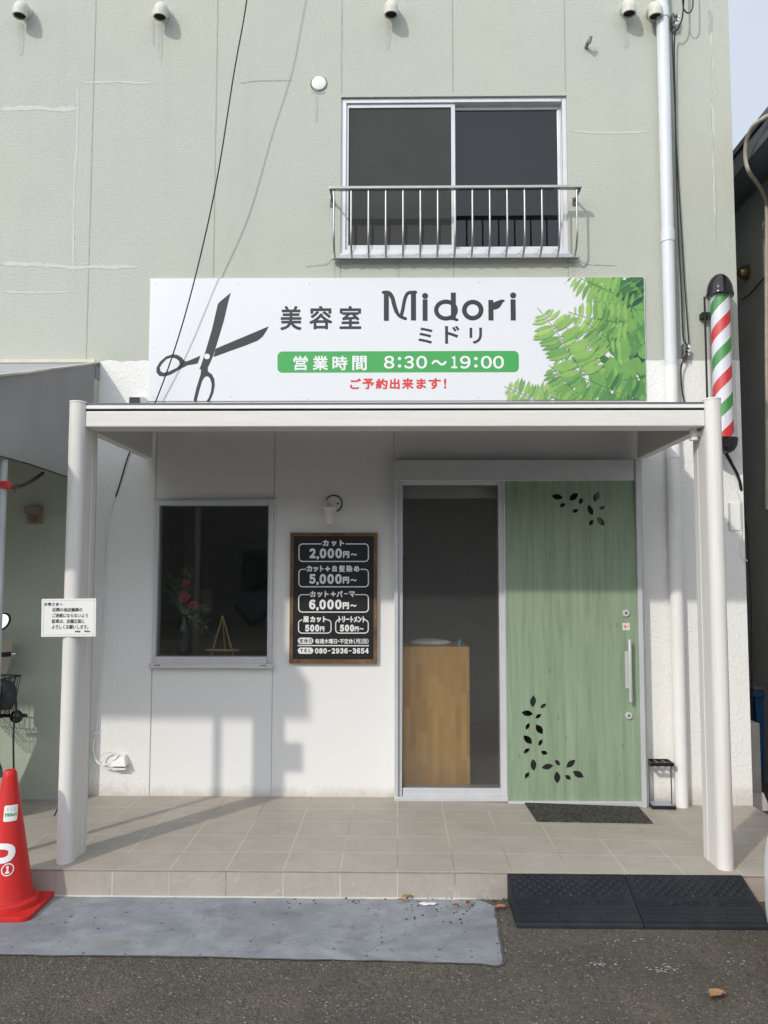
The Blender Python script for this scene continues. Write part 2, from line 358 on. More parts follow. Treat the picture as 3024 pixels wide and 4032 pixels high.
class MB:
    def __init__(s): s.v = []; s.f = []; s.m = []
    def add(s, vs, fs, m=0):
        b = len(s.v); s.v += [tuple(p) for p in vs]; s.f += [tuple(b + i for i in f) for f in fs]; s.m += [m] * len(fs); return s
    def box(s, x0, x1, y0, y1, z0, z1, m=0):
        return s.add([(x, y, z) for z in (z0, z1) for y in (y0, y1) for x in (x0, x1)],
                     [(0, 2, 3, 1), (4, 5, 7, 6), (0, 1, 5, 4), (2, 6, 7, 3), (0, 4, 6, 2), (1, 3, 7, 5)], m)
    def obox(s, c, ax, ay, az, hx, hy, hz, m=0):
        c = Vector(c); ax, ay, az = (Vector(a).normalized() for a in (ax, ay, az))
        return s.add([c + ax * (hx * i) + ay * (hy * j) + az * (hz * k) for k in (-1, 1) for j in (-1, 1) for i in (-1, 1)],
                     [(0, 2, 3, 1), (4, 5, 7, 6), (0, 1, 5, 4), (2, 6, 7, 3), (0, 4, 6, 2), (1, 3, 7, 5)], m)
    def tube(s, pts, r, n=10, m=0, cap=True):
        pts = [Vector(p) for p in pts]; rs = r if hasattr(r, '__len__') else [r] * len(pts)
        vs = []; up = None
        for i, p in enumerate(pts):
            d = (pts[min(i + 1, len(pts) - 1)] - pts[max(i - 1, 0)]).normalized()
            if up is None:
                up = d.orthogonal().normalized()
            else:
                up = (up - d * up.dot(d)); up = up.normalized() if up.length > 1e-6 else d.orthogonal().normalized()
            q = d.cross(up)
            vs += [p + (up * math.cos(a) + q * math.sin(a)) * rs[i] for a in (2 * math.pi * k / n for k in range(n))]
        fs = [(i * n + k, i * n + (k + 1) % n, (i + 1) * n + (k + 1) % n, (i + 1) * n + k) for i in range(len(pts) - 1) for k in range(n)]
        if cap: fs += [tuple(reversed(range(n))), tuple(range((len(pts) - 1) * n, len(pts) * n))]
        return s.add(vs, fs, m)
    def lathe(s, prof, c, axis=(0, 0, 1), n=24, m=0, sx=1, sy=1):
        a = Vector(axis).normalized(); u = a.orthogonal().normalized() if abs(a.z) < .99 else Vector((1, 0, 0)); q = a.cross(u); c = Vector(c)
        vs = [c + a * h + (u * (sx * math.cos(t)) + q * (sy * math.sin(t))) * max(r, 1e-5) for r, h in prof for t in (2 * math.pi * k / n for k in range(n))]
        fs = [(i * n + k, i * n + (k + 1) % n, (i + 1) * n + (k + 1) % n, (i + 1) * n + k) for i in range(len(prof) - 1) for k in range(n)]
        return s.add(vs, fs, m)
    def poly(s, pts, y0, y1=None, m=0, holes=(), plane='XZ'):
        """flat outline (in XZ, facing -Y) at y0, extruded back to y1"""
        tris, vs = tess([list(pts)] + [list(h) for h in holes], evenodd=True)
        def to(p, y): return (p[0], y, p[1]) if plane == 'XZ' else (p[0], p[1], y)
        s.add([to(p, y0) for p in vs], tris, m)
        if y1 is not None:
            s.add([to(p, y1) for p in vs], [tuple(reversed(t)) for t in tris], m)
            for L in [pts] + list(holes):
                n = len(L); s.add([to(p, y0) for p in L] + [to(p, y1) for p in L], [(i, i + n, (i + 1) % n + n, (i + 1) % n) for i in range(n)], m)
        return s
    def build(s, name, mats, parent=None, smooth=None, bevel=0, origin=None, recalc=True):
        if not isinstance(mats, (list, tuple)): mats = [mats]
        o_w = worldloc(parent) if parent else Vector(origin or (0, 0, 0))
        me = bpy.data.meshes.new(name); me.from_pydata([tuple(Vector(p) - o_w) for p in s.v], [], s.f)
        for mt in mats: me.materials.append(mt)
        me.polygons.foreach_set('material_index', s.m)
        me.validate()
        if recalc:
            import bmesh
            b = bmesh.new(); b.from_mesh(me); bmesh.ops.remove_doubles(b, verts=b.verts, dist=1e-6)
            bmesh.ops.recalc_face_normals(b, faces=b.faces); b.to_mesh(me); b.free()
        if smooth is not None:
            me.polygons.foreach_set('use_smooth', [True] * len(me.polygons)); me.set_sharp_from_angle(angle=R_(smooth))
        me.update()
        o = bpy.data.objects.new(name, me); COL.objects.link(o)
        if parent: o.parent = parent
        else: o.location = o_w
        if bevel:
            bm = o.modifiers.new('bevel', 'BEVEL'); bm.width = bevel; bm.segments = 2; bm.limit_method = 'ANGLE'; bm.angle_limit = R_(40)
        return o

def tess(loops, evenodd=False):
    vs = []; es = []
    for L in loops:
        b = len(vs); n = len(L); vs += [Vector((p[0], p[1])) for p in L]; es += [(b + i, b + (i + 1) % n) for i in range(n)]
    r = delaunay_2d_cdt(vs, es, [], 0, 1e-7)
    ov, of = r[0], r[2]; segs = [(L[i], L[(i + 1) % len(L)]) for L in loops for i in range(len(L))]
    tris = []
    for f in of:
        cx = sum(ov[i][0] for i in f) / len(f); cy = sum(ov[i][1] for i in f) / len(f); wn_ = 0; par = 0
        for a, b in segs:
            if (a[1] <= cy) != (b[1] <= cy):
                if a[0] + (cy - a[1]) * (b[0] - a[0]) / (b[1] - a[1]) > cx:
                    wn_ += 1 if b[1] > a[1] else -1; par ^= 1
        if (par if evenodd else wn_): tris.append(tuple(f))
    return tris, [(v[0], v[1]) for v in ov]

# lettering: outlines of Blender's own built-in font turned into flat meshes
_ol = {}
def outlines(txt):
    if txt != 'SAFETY UP' and any(ch.isdigit() for ch in txt) or txt in ('TEL', 'P'): txt = ''.join(chr(ord(ch) + 0xFEE0) if ch.isalnum() and ord(ch) < 128 else ch for ch in txt)
    if txt in _ol: return _ol[txt]
    c = bpy.data.curves.new('t', 'FONT'); c.body = txt; c.fill_mode = 'NONE'; c.resolution_u = 4
    o = bpy.data.objects.new('t', c); COL.objects.link(o)
    dg = bpy.context.evaluated_depsgraph_get(); ev = o.evaluated_get(dg); me = ev.to_mesh()
    nxt = {e.vertices[0]: e.vertices[1] for e in me.edges}; co = [(v.co.x, v.co.y) for v in me.vertices]
    for e in me.edges:                                   # closing edges come as (first, last)
        a, b = e.vertices
        if b - a > 1: nxt[b] = a; nxt[a] = a + 1
    seen = set(); loops = []
    for i in range(len(co)):
        if i in seen: continue
        L = []; k = i
        while k not in seen and k is not None: seen.add(k); L.append(co[k]); k = nxt.get(k)
        if len(L) > 2: loops.append(L)
    ev.to_mesh_clear(); COL.objects.unlink(o); bpy.data.objects.remove(o); bpy.data.curves.remove(c)
    _ol[txt] = loops; return loops
def strokes(mb, loops, b, to, h, m, closed=True):
    """rounded weight along outlines: low roofs plus low cones"""
    for L in loops:
        n = len(L)
        for i in range(n if closed else n - 1):
            a = Vector(L[i]); c = Vector(L[(i + 1) % n]); d = c - a
            if d.length < 1e-7: continue
            q = Vector((-d.y, d.x)).normalized() * b
            mb.add([to(a + q, 0), to(a, h), to(a - q, 0), to(c + q, 0), to(c, h), to(c - q, 0)], [(0, 1, 4, 3), (1, 2, 5, 4)], m)
        for p in L:
            mb.add([to(Vector(p), h)] + [to(Vector((p[0] + b * math.cos(t), p[1] + b * math.sin(t))), 0) for t in (math.pi * k / 4 for k in range(8))],
                   [(0, k + 1, (k + 1) % 8 + 1) for k in range(8)], m)
def text(mb, txt, box, Y, bold=0.0, m=0, sp=None):
    """txt fitted into box = (x0, z0, x1, z1) on the plane Y, facing -Y; bold in metres"""
    loops = outlines(txt); xs = [p[0] for L in loops for p in L]; ys = [p[1] for L in loops for p in L]
    x0, z0, x1, z1 = box; x0 += bold; z0 += bold; x1 -= bold; z1 -= bold
    ax = (x1 - x0) / max(1e-6, max(xs) - min(xs)); az = (z1 - z0) / max(1e-6, max(ys) - min(ys)); mx, mz = min(xs), min(ys)
    if txt in ('〜', '-', 'ー', '・', '/', '1', '!', ':'): pass
    LL = [[(x0 + (p[0] - mx) * ax, z0 + (p[1] - mz) * az) for p in L] for L in loops]
    tris, vs = tess(LL)
    mb.add([(p[0], Y - .0002, p[1]) for p in vs], tris, m)
    if bold: strokes(mb, LL, bold, lambda p, h: (p[0], Y - h, p[1]), .0005, m)
def curve(pts, n=6):
    """smooth 2D/3D polyline through points"""
    pts = [Vector(p) for p in pts]; out = []
    for i in range(len(pts) - 1):
        p0, p1, p2, p3 = pts[max(i - 1, 0)], pts[i], pts[i + 1], pts[min(i + 2, len(pts) - 1)]
        for k in range(n):
            t = k / n; out.append(.5 * ((2 * p1) + (p2 - p0) * t + (2 * p0 - 5 * p1 + 4 * p2 - p3) * t * t + (3 * p1 - p0 - 3 * p2 + p3) * t ** 3))
    out.append(pts[-1]); return out
def rrect(x0, z0, x1, z1, r, n=6):
    out = []
    for cx, cz, a0 in ((x1 - r, z1 - r, 0), (x0 + r, z1 - r, 90), (x0 + r, z0 + r, 180), (x1 - r, z0 + r, 270)):
        out += [(cx + r * math.cos(R_(a0 + 90 * k / n)), cz + r * math.sin(R_(a0 + 90 * k / n))) for k in range(n + 1)]
    return out
def wall_holes(mb, x0, x1, z0, z1, holes, yf, yb, m=0):
    """front and back skins around rectangular openings, with the reveals"""
    xs = sorted({x0, x1, *[h[0] for h in holes], *[h[2] for h in holes]}); zs = sorted({z0, z1, *[h[1] for h in holes], *[h[3] for h in holes]})
    solid = lambda i, j: 0 <= i < len(xs) - 1 and 0 <= j < len(zs) - 1 and not any(h[0] <= (xs[i] + xs[i + 1]) / 2 <= h[2] and h[1] <= (zs[j] + zs[j + 1]) / 2 <= h[3] for h in holes)
    for i in range(len(xs) - 1):
        for j in range(len(zs) - 1):
            if not solid(i, j): continue
            a, b, c, d = xs[i], xs[i + 1], zs[j], zs[j + 1]
            mb.add([(a, yf, c), (b, yf, c), (b, yf, d), (a, yf, d)], [(0, 1, 2, 3)], m)
            mb.add([(a, yb, c), (b, yb, c), (b, yb, d), (a, yb, d)], [(3, 2, 1, 0)], m)
            for ok, p, q in ((solid(i - 1, j), (a, d), (a, c)), (solid(i + 1, j), (b, c), (b, d)), (solid(i, j - 1), (a, c), (b, c)), (solid(i, j + 1), (b, d), (a, d))):
                if not ok: mb.add([(p[0], yf, p[1]), (q[0], yf, q[1]), (q[0], yb, q[1]), (p[0], yb, p[1])], [(0, 3, 2, 1)], m)
    return mb

# ------------------------------------------------------------------ ground
GZ = -0.14
g = MB(); g.add([(-60, -60, GZ), (60, -60, GZ), (60, 60, GZ), (-60, 60, GZ)], [(0, 1, 2, 3)])
o = g.build('asphalt_ground', M_ASPH); o['kind'] = 'structure'

def jit(a): return random.uniform(-a, a)
pts = []
for i in range(60):
    t = i / 59; pts.append((-4.0 + t * 4.36, -.695 - .05 * max(0, (t - .6) / .4) ** 1.5 + .003 * math.sin(i * .5) + jit(.003)))
pts += [(.425, -.766), (.447, -.757), (.459, -.740), (.464, -.71)]
for i in range(14): pts.append((.465 + .0022 * i + jit(.003), -.66 + i * .043))
pts += [(.455, -.045), (.43, -.022), (.40, -.006), (.36, .004), (-4.0, .004)]
g = MB(); g.poly(pts, GZ + .003, plane='XY'); o = g.build('concrete_patch', M_PATCH, recalc=True); o['kind'] = 'structure'
g = MB(); F_ = [p for p in pts if p[1] < -.03 or p[0] > .40][:78]; n = len(F_); cx_, cy_ = -1.0, -.3
Out = [(x + (.003 + abs(jit(.011))) * (1 if x > .42 else 0), y - (.003 + abs(jit(.012))) * (1 if y < -.6 else 0)) for x, y in F_]; In = [(x - (abs(jit(.006)) if x > .42 else 0), y + (abs(jit(.005)) if y < -.6 else 0)) for x, y in F_]
g.add([(p[0], p[1], GZ + .0042) for p in In] + [(p[0], p[1], GZ + .0042) for p in Out], [(i, i + 1, n + i + 1, n + i) for i in range(n - 1)]); o = g.build('dirt_seam', mat('dark_dirt_seam', (.085, .078, .067), .95, var=.35, vscale=30), recalc=False); o['kind'] = 'stuff'
# thin white cement line where the patch meets the step
g = MB(); q = [(-3.0 + i * .11, -.006 - abs(jit(.006))) for i in range(31)]; q += [(.42, .001), (-3.0, .001)]
g.poly(q, GZ + .007, GZ, plane='XY'); o = g.build('cement_line', mat('white_cement', (.62, .60, .55), .8)); o['kind'] = 'structure'

def dip(x, y):
    t = min(1, max(0, (x - .3) / 2.0)); t = t * t * (3 - 2 * t); return -.043 * t * (.25 + .75 * max(0, y) / 1.5)
g = MB(); NX, NY = 50, 10; X0, X1, Y0, Y1 = -7.0, 2.462, 0.0, 1.6
vs = [(X0 + (X1 - X0) * i / NX, Y0 + (Y1 - Y0) * j / NY, 0) for j in range(NY + 1) for i in range(NX + 1)]
vs = [(x, y, dip(x, y)) for x, y, z in vs]
g.add(vs, [(j * (NX + 1) + i, j * (NX + 1) + i + 1, (j + 1) * (NX + 1) + i + 1, (j + 1) * (NX + 1) + i) for j in range(NY) for i in range(NX)])
plat = g.build('tiled_step', M_TILE, recalc=False); plat['kind'] = 'structure'
g = MB(); xs = [X0 + (X1 - X0) * i / NX for i in range(NX + 1)]
g.add([(x, 0, dip(x, 0) - .010) for x in xs] + [(x, 0, GZ - .02) for x in xs], [(i, i + NX + 1, i + NX + 2, i + 1) for i in range(NX)], 0)
g.add([(x, .0, dip(x, 0)) for x in xs] + [(x, -.003, dip(x, 0) - .002) for x in xs] + [(x, -.003, dip(x, 0) - .007) for x in xs] + [(x, .0, dip(x, 0) - .010) for x in xs],
      [(i + a * (NX + 1), i + (a + 1) * (NX + 1), i + 1 + (a + 1) * (NX + 1), i + 1 + a * (NX + 1)) for i in range(NX) for a in range(3)], 1)
ys = [0, .4, .8, 1.2, 1.6]
g.add([(X1, y, dip(X1, y)) for y in ys] + [(X1, y, GZ - .02) for y in ys], [(i, i + 1, i + 6, i + 5) for i in range(4)], 0)
o = g.build('step_riser', [M_RISER, M_NOSE], recalc=False); o['kind'] = 'structure'

# ------------------------------------------------------------------ the building
WY = 1.5
bld = thing('salon_building', 'pale green grey two storey building with a white painted ground floor shop front', 'building', (0, WY, GZ))
UW = (-.42, 3.905, 1.254, 5.10)                       # upper window
LW = (-1.742, .895, -.888, 2.085)                    # display window
DR = (-.022, -.06, 1.722, 2.365)                     # door opening
g = MB(); wall_holes(g, -7.2, 2.466, 2.95, 8.4, [UW], WY, WY + .2)
g.box(-7.2, 2.466, WY + .2, 9.0, 8.2, 8.4)
g.build('upper_wall', M_UP, bld)
g = MB(); g.box(2.27, 2.462, WY + .2, 9.0, GZ, 8.2); g.box(-7.2, 2.27, 8.8, 9.0, GZ, 8.2); g.box(-7.2, -7.0, WY + .2, 8.8, GZ, 8.2)
g.build('side_wall', M_UP, bld)
g = MB(); wall_holes(g, -2.172, 2.466, GZ, 2.95, [(-1.746, GZ, 1.722, 2.70)], WY - .004, WY + .19)
top = [(-2.172 + 4.638 * i / 90, 3.105 + .006 * math.sin(i * 1.1) + jit(.007)) for i in range(91)]
g.poly([(2.466, 2.95), *reversed(top), (-2.172, 2.95)], WY - .004)
g.build('white_stucco_wall', M_WHITE, bld)
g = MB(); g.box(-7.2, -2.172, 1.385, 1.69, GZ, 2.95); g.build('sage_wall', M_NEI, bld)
g = MB(); wall_holes(g, -1.746, 1.722, -.1, 2.70, [LW, DR], WY, WY + .19); g.build('white_panel', M_PANEL, bld)
for x, z0, z1 in ((-1.743, -.02, .89), (-1.743, 2.092, 2.6), (-.886, -.02, .89), (-.886, 2.092, 2.6), (-.026, 2.37, 2.6)):
    g = MB(); g.box(x - .002, x + .002, WY - .0022, WY + .002, z0, z1); g.build('panel_joint', M_JOINTW, bld)
# joints of the upper wall
for px in (209, 470, 737, 979, 1224):
    x = P({209: 198, 470: 465, 737: 737, 979: 979, 1224: 1224}[px], 350, Y=WY).x
    z0 = 2.96 if px < 700 else 3.1; segs = [(3.1, 8.2)]
    if UW[0] - .02 < x < UW[2] + .02: segs = [(3.1, 3.85), (5.13, 8.2)]
    for a, b in segs:
        n = max(8, int((b - a) * 22)); L = [(x - .0035 + jit(.0012), a + (b - a) * i / n) for i in range(n + 1)]; Rr = [(x + .0030 + jit(.0012), a + (b - a) * i / n) for i in range(n + 1)]
        g = MB(); g.add([(p[0], WY - .0016, p[1]) for p in L + Rr], [(i, i + n + 1, i + n + 2, i + 1) for i in range(n)]); g.build('wall_joint', M_JOINT, bld, recalc=False)
RIB = [0]
def ribbon(pxs, wd, material, name, jitter=.5, dy=.0014, Y=WY):
    pts = curve([P(a, b, Y=Y) for a, b in pxs], 10); A = []; B = []
    for i, p in enumerate(pts):
        d = pts[min(i + 1, len(pts) - 1)] - pts[max(i - 1, 0)]; d.y = 0; d.normalize(); q = Vector((-d.z, 0, d.x))
        e = min(1, .25 + min(i, len(pts) - 1 - i) / 4)
        A.append(p + q * wd * e * (1 + jit(jitter))); B.append(p - q * wd * e * (1 + jit(jitter)))
    RIB[0] += 1; dy += .00006 * RIB[0]
    n = len(pts); g = MB(); g.add([(v.x, Y - dy, v.z) for v in A + B], [(i, i + n, i + n + 1, i + 1) for i in range(n - 1)])
    return g.build(name, material, bld, recalc=False)
for pxs, wd in (([(0, 236), (60, 233), (120, 236), (168, 234)], .016), ([(176, 178), (240, 177), (330, 180)], .008), ([(168, 180), (167, 300), (160, 420), (158, 600)], .006),
                ([(0, 570), (70, 571), (160, 577), (300, 576)], .014), ([(1232, 283), (1300, 287), (1400, 285)], .007), 
                ([(0, 630), (80, 632), (155, 630)], .006), ([(1535, 0), (1538, 200), (1541, 330), (1545, 480)], .009), ([(540, 876 - 140), (640, 737)], .002)):
    ribbon(pxs, wd, M_REP, 'repair_line')
for pxs, wd in (([(1536, 90), (1538, 200), (1537, 260), (1542, 330)], .0022), ([(1542, 330), (1546, 420), (1547, 540)], .0014), ([(716, 560), (706, 571), (690, 573), (660, 576)], .0022), ([(1252, 563), (1268, 571), (1300, 573), (1330, 574)], .0022),
                ([(518, 176), (524, 180), (533, 178), (560, 175), (640, 174)], .0016), ([(672, 198), (690, 202), (703, 199)], .003)):
    ribbon(pxs, wd, M_CRACK, 'wall_crack', .6, .0022)
ribbon([(1532, 20), (1536, 45), (1534, 75)], .012, mat('faint_grey_stain', (.40, .42, .365), .9, var=.1), 'wall_stain', .4, .0011)
M_RUN = mat('faint_rain_streak', (.425, .445, .395), .9, var=.07, vscale=12)
for pxs, wd in (([(44, 48), (46, 80), (45, 120)], .022), ([(330, 40), (331, 70), (332, 98)], .010), ([(347, 44), (346, 78), (348, 130)], .016), ([(838, 40), (839, 75), (838, 110)], .014), ([(1352, 42), (1353, 80), (1352, 105)], .016), ([(683, 200), (684, 235), (683, 262)], .010), ([(860, 562), (861, 580), (860, 600)], .012), ([(724, 566), (722, 585), (723, 602)], .008), ([(1236, 566), (1238, 582), (1237, 600)], .009)):
    ribbon(pxs, wd, M_RUN, 'rain_streak', .35, .0006)
g = MB(); z = P(205, 778, Y=1.38).z; g.box(-7.2, -2.20, 1.46, 1.498, 3.085, 3.11); g.build('awning_flashing', M_CREAM, bld)

# upper window: frame > two sashes and panes
x0, z0, x1, z1 = UW
g = MB(); fw = .035
for b in ((x0, x0 + fw, z0, z1), (x1 - fw, x1, z0, z1), (x0 + fw, x1 - fw, z0, z0 + fw), (x0 + fw, x1 - fw, z1 - fw, z1)): g.box(b[0], b[1], WY + .02, WY + .12, b[2], b[3])
g.box(x0 + fw, x1 - fw, WY + .05, WY + .07, z0 + fw, z0 + fw + .012)
upw = g.build('upper_window', M_ALU, bld, bevel=.002)
xm = P(978, 380, Y=WY).x
g = MB(); sw = .028
def sash(a, b, yf, wl, wr): 
    for q in ((a, a + wl, z0 + fw, z1 - fw), (b - wr, b, z0 + fw, z1 - fw), (a + wl, b - wr, z0 + fw, z0 + fw + .04), (a + wl, b - wr, z1 - fw - .03, z1 - fw)): g.box(q[0], q[1], yf, yf + .024, q[2], q[3])
sash(xm - .012, x1 - fw, WY + .075, .03, .024); g.build('sash_frame', M_ALU, upw, bevel=.002)
g = MB(); sash(x0 + fw, xm + .022, WY + .035, .02, .03); g.build('screen_frame', M_ALUD, upw, bevel=.002)
g = MB(); g.box(x0 + fw + .02, xm - .008, WY + .045, WY + .047, z0 + fw + .04, z1 - fw - .03); g.build('insect_screen', M_SCREEN, upw)
g = MB(); g.box(xm + .018, x1 - fw - .024, WY + .086, WY + .09, z0 + fw + .04, z1 - fw - .03); g.build('pane', M_GLASSD, upw)
g = MB(); g.box(x0, x1, WY + .18, WY + .19, z0, z1); g.build('dark_room_backing', mat('dark_room_grey', (.10, .10, .096), .8, var=.06), upw)  # dark sheet added in place of the unlit room, its dimness put into the colour
g = MB(); g.box(x0 - .0, x1 + .0, WY - .012, WY + .018, z0 - .02, z0 - .003); g.build('window_sill', M_ALU, upw, bevel=.003)

# display window
x0, z0, x1, z1 = LW
g = MB()
for b in ((x0, x0 + .03, z0 + .0302, z1), (x1 - .034, x1, z0 + .0302, z1), (x0 + .03, x1 - .034, z1 - .04, z1)): g.box(b[0], b[1], WY - .028, WY + .06, b[2], b[3])
g.box(x0 - .012, x1 + .012, WY - .03, WY + .0, z1, z1 + .006)
dw = g.build('display_window', M_ALUD, bld, bevel=.003)
g = MB(); g.box(x0 - .012, x1 + .010, WY - .055, WY + .06, z0 + .006, z0 + .030); g.box(x0 + .0302, x1 - .0342, WY - .045, WY + .06, z0 + .030, z0 + .076); g.box(x0 - .012, x1 + .010, WY - .062, WY - .052, z0, z0 + .012)
g.build('window_sill', M_ALU, dw, bevel=.003)
g = MB()
for xx in (x0 + .03, x1 - .075): MB().box(xx, xx + .042, WY - .0565, WY - .054, z0 + .014, z0 + .023).build('drain_slot', mat('grey_slot', (.22, .22, .23), .6), dw)
pass
g = MB(); g.box(x0 + .03, x1 - .034, WY + .02, WY + .026, z0 + .076, z1 - .04); g.build('pane', M_GLASS, dw)

# entrance: frame, header, frosted side light, sliding door
DY = 1.43
g = MB()
g.box(-.022, .004, DY - .02, WY + .05, .0, 2.212); g.box(.004, .034, DY + .005, WY + .05, .028, 2.212)
g.box(.713, .752, DY - .005, WY + .05, .028, 2.212)
g.box(.034, .713, DY + .005, WY + .05, .028, .078); g.box(.034, .713, DY + .005, WY + .05, 2.187, 2.212)
g.box(1.668, 1.700, DY - .06, WY + .05, -.03, 2.361); g.box(1.700, 1.722, DY - .03, WY + .05, -.035, 2.361)
dfr = g.build('door_frame', M_ALUD, bld, bevel=.003)
g = MB(); g.box(-.022, .760, DY - .04, WY + .04, -.0, .028); g.box(.760, 1.668, DY - .055, WY + .04, -.028, .004); g.build('threshold', M_ALU, dfr, bevel=.003)
g = MB(); g.box(-.025, 1.667, DY - .045, WY + .05, 2.2125, 2.361); g.build('door_header', M_ALUD, bld, bevel=.004)
g = MB(); g.box(.034, .713, DY + .025, DY + .031, .078, 2.187); g.build('frosted_side_pane', M_FROST, bld)
LY = 1.400
def leafpoly(cx, cz, L, Wd, ang, n=7):
    out = []; h = L / 2; c, s_ = math.cos(R_(ang)), math.sin(R_(ang))
    for i in range(2 * n):
        t = i / n
        if t <= 1: u = -h + L * t; v = Wd / 2 * math.sin(math.pi * t) ** .85
        else: u = h - L * (t - 1); v = -Wd / 2 * math.sin(math.pi * (t - 1)) ** .85
        out.append((cx + u * c - v * s_, cz + u * s_ + v * c))
    return out
CUT = [(1008,263,70,36,-10),(1105,263,70,38,40),(1147,287,44,24,70),(1238,263,64,36,65),(1039,312,40,24,25),(1114,346,42,24,20),(1203,341,70,34,-70),(1270,328,40,22,20),(1208,415,42,24,60),(1263,407,68,36,-50),
 (866,1467,72,36,85),(926,1494,44,24,35),(832,1538,70,36,-10),(897,1555,44,24,35),(834,1615,46,24,65),(903,1632,70,38,-55),(835,1693,70,38,-45),(909,1711,46,24,65),(828,1759,46,26,40),(932,1770,44,26,-20),(868,1842,72,36,-85),(951,1852,72,36,10),(1010,1828,46,24,-50),(1088,1835,70,38,40),(1132,1897,74,38,-30),(1072,1915,44,26,-40),(1008,1915,72,38,-85),(831,1903,46,26,60)]
sc5 = .6692; mpx = (P(1300, 1500, Y=LY).x - P(1200, 1500, Y=LY).x) / 100 / K * sc5
holes = []
for cx, cy, L, Wd, a in CUT:
    p = S(1520 + cx * sc5, 1780 + cy * sc5, Y=LY); holes.append(leafpoly(p.x, p.z, L * mpx, Wd * mpx, a))
g = MB(); g.poly([(.756, .006), (1.667, .006), (1.667, 2.216), (.756, 2.216)], LY, LY + .034, holes=holes)
door = g.build('sliding_door', M_DOOR, bld)
g = MB(); g.box(.90, 1.60, LY + .016, LY + .020, .05, 2.18); g.build('cutout_glass', glass_mat('dark_door_glass', (.10, .11, .11), 1.6), door)
g = MB(); g.box(.748, .7555, LY - .003, LY + .036, .004, 2.214); g.box(.756, 1.667, LY - .002, LY + .036, -.004, .0055); g.build('edge_trim', M_ALU, door)
a = P(1358, 1382, Y=LY - .05); b = P(1365, 1516, Y=LY - .05); hx = (a.x + b.x) / 2
g = MB(); g.tube([(hx, LY - .05, b.z), (hx, LY - .05, b.z + .004), (hx, LY - .05, a.z - .004), (hx, LY - .05, a.z)], [.0105, .0115, .0115, .0105], 16)
for zz in (a.z - .09, b.z + .09): g.tube([(hx, LY - .05, zz), (hx, LY + .001, zz)], .007, 8)
g.build('handle', M_ALU, door, smooth=40)
c = P(1356, 1430, Y=LY); d = P(1374, 1480, Y=LY)
g = MB(); zz0 = P(1360, 1487, Y=LY).z; zz1 = P(1360, 1407, Y=LY).z; g.box(hx - .022, hx + .024, LY - .004, LY + .001, zz0, zz1); g.build('handle_plate', M_ALU, door, bevel=.0015)
for px, py in ((1352, 1324.5), (1358, 1546)):
    p = P(px, py, Y=LY); g = MB(); g.lathe([(.0, .010), (.0075, .010), (.0085, .013), (.0215, .013), (.0245, .010), (.0245, -.001)], p, (0, -1, 0), 24)
    g.lathe([(.0, .0105), (.007, .0105)], p, (0, -1, 0), 12, 1); g.build('lock_cylinder', [M_ALU, M_BLACK], door, smooth=35)
p = P(1352.5, 1353.5, Y=LY); g = MB(); q = .0245
g.box(p.x - q, p.x + q, LY - .0008, LY + .001, p.z - q, p.z + q, 0)
strokes(g, [[(p.x + .0205 * math.cos(R_(t)), p.z + .0205 * math.sin(R_(t))) for t in range(0, 360, 12)]], .0009, lambda v, h: (v[0], LY - .001 - h, v[1]), .0002, 1)
strokes(g, [[(p.x - .013, p.z), (p.x + .014, p.z)], [(p.x - .001, p.z + .0125), (p.x - .0135, p.z), (p.x - .001, p.z - .0125)]], .0028, lambda v, h: (v[0], LY - .001 - h, v[1]), .0004, 1, closed=False)
g.build('arrow_sticker', [M_PAPER, M_RED], door, recalc=False)

# room behind the glass
g = MB(); a, b, c, d, e, f = -2.1, 2.2, WY + .2, 4.6, -.005, 2.58
g.add([(a, c, e), (b, c, e), (b, d, e), (a, d, e)], [(0, 1, 2, 3)], 1)
g.add([(a, d, e), (b, d, e), (b, d, f), (a, d, f), (a, c, e), (a, c, f), (b, c, e), (b, c, f)], [(0, 1, 2, 3), (4, 0, 3, 5), (1, 6, 7, 2), (5, 3, 2, 7)], 0)
g.build('room_interior', [M_INT, M_INTF], bld, recalc=False)
g = MB(); g.box(.02, .74, WY + .13, WY + .17, 2.11, 2.20); g.build('roller_blind', mat('pale_blind', (.6, .62, .62), .7), bld)
g = MB(); g.box(-1.74, -.89, WY + .07, WY + .30, .945, .962); g.build('window_shelf', mat('brown_shelf', (.16, .10, .055), .6), bld)
for q in ((-1.6, 0.1, 4.50, 4.59, 1.72, 1.75), (-1.62, -.6, 4.3, 4.59, .7, .74)): MB().box(*q).build('interior_shelf', mat('pale_shelf', (.45, .43, .38), .6), bld)

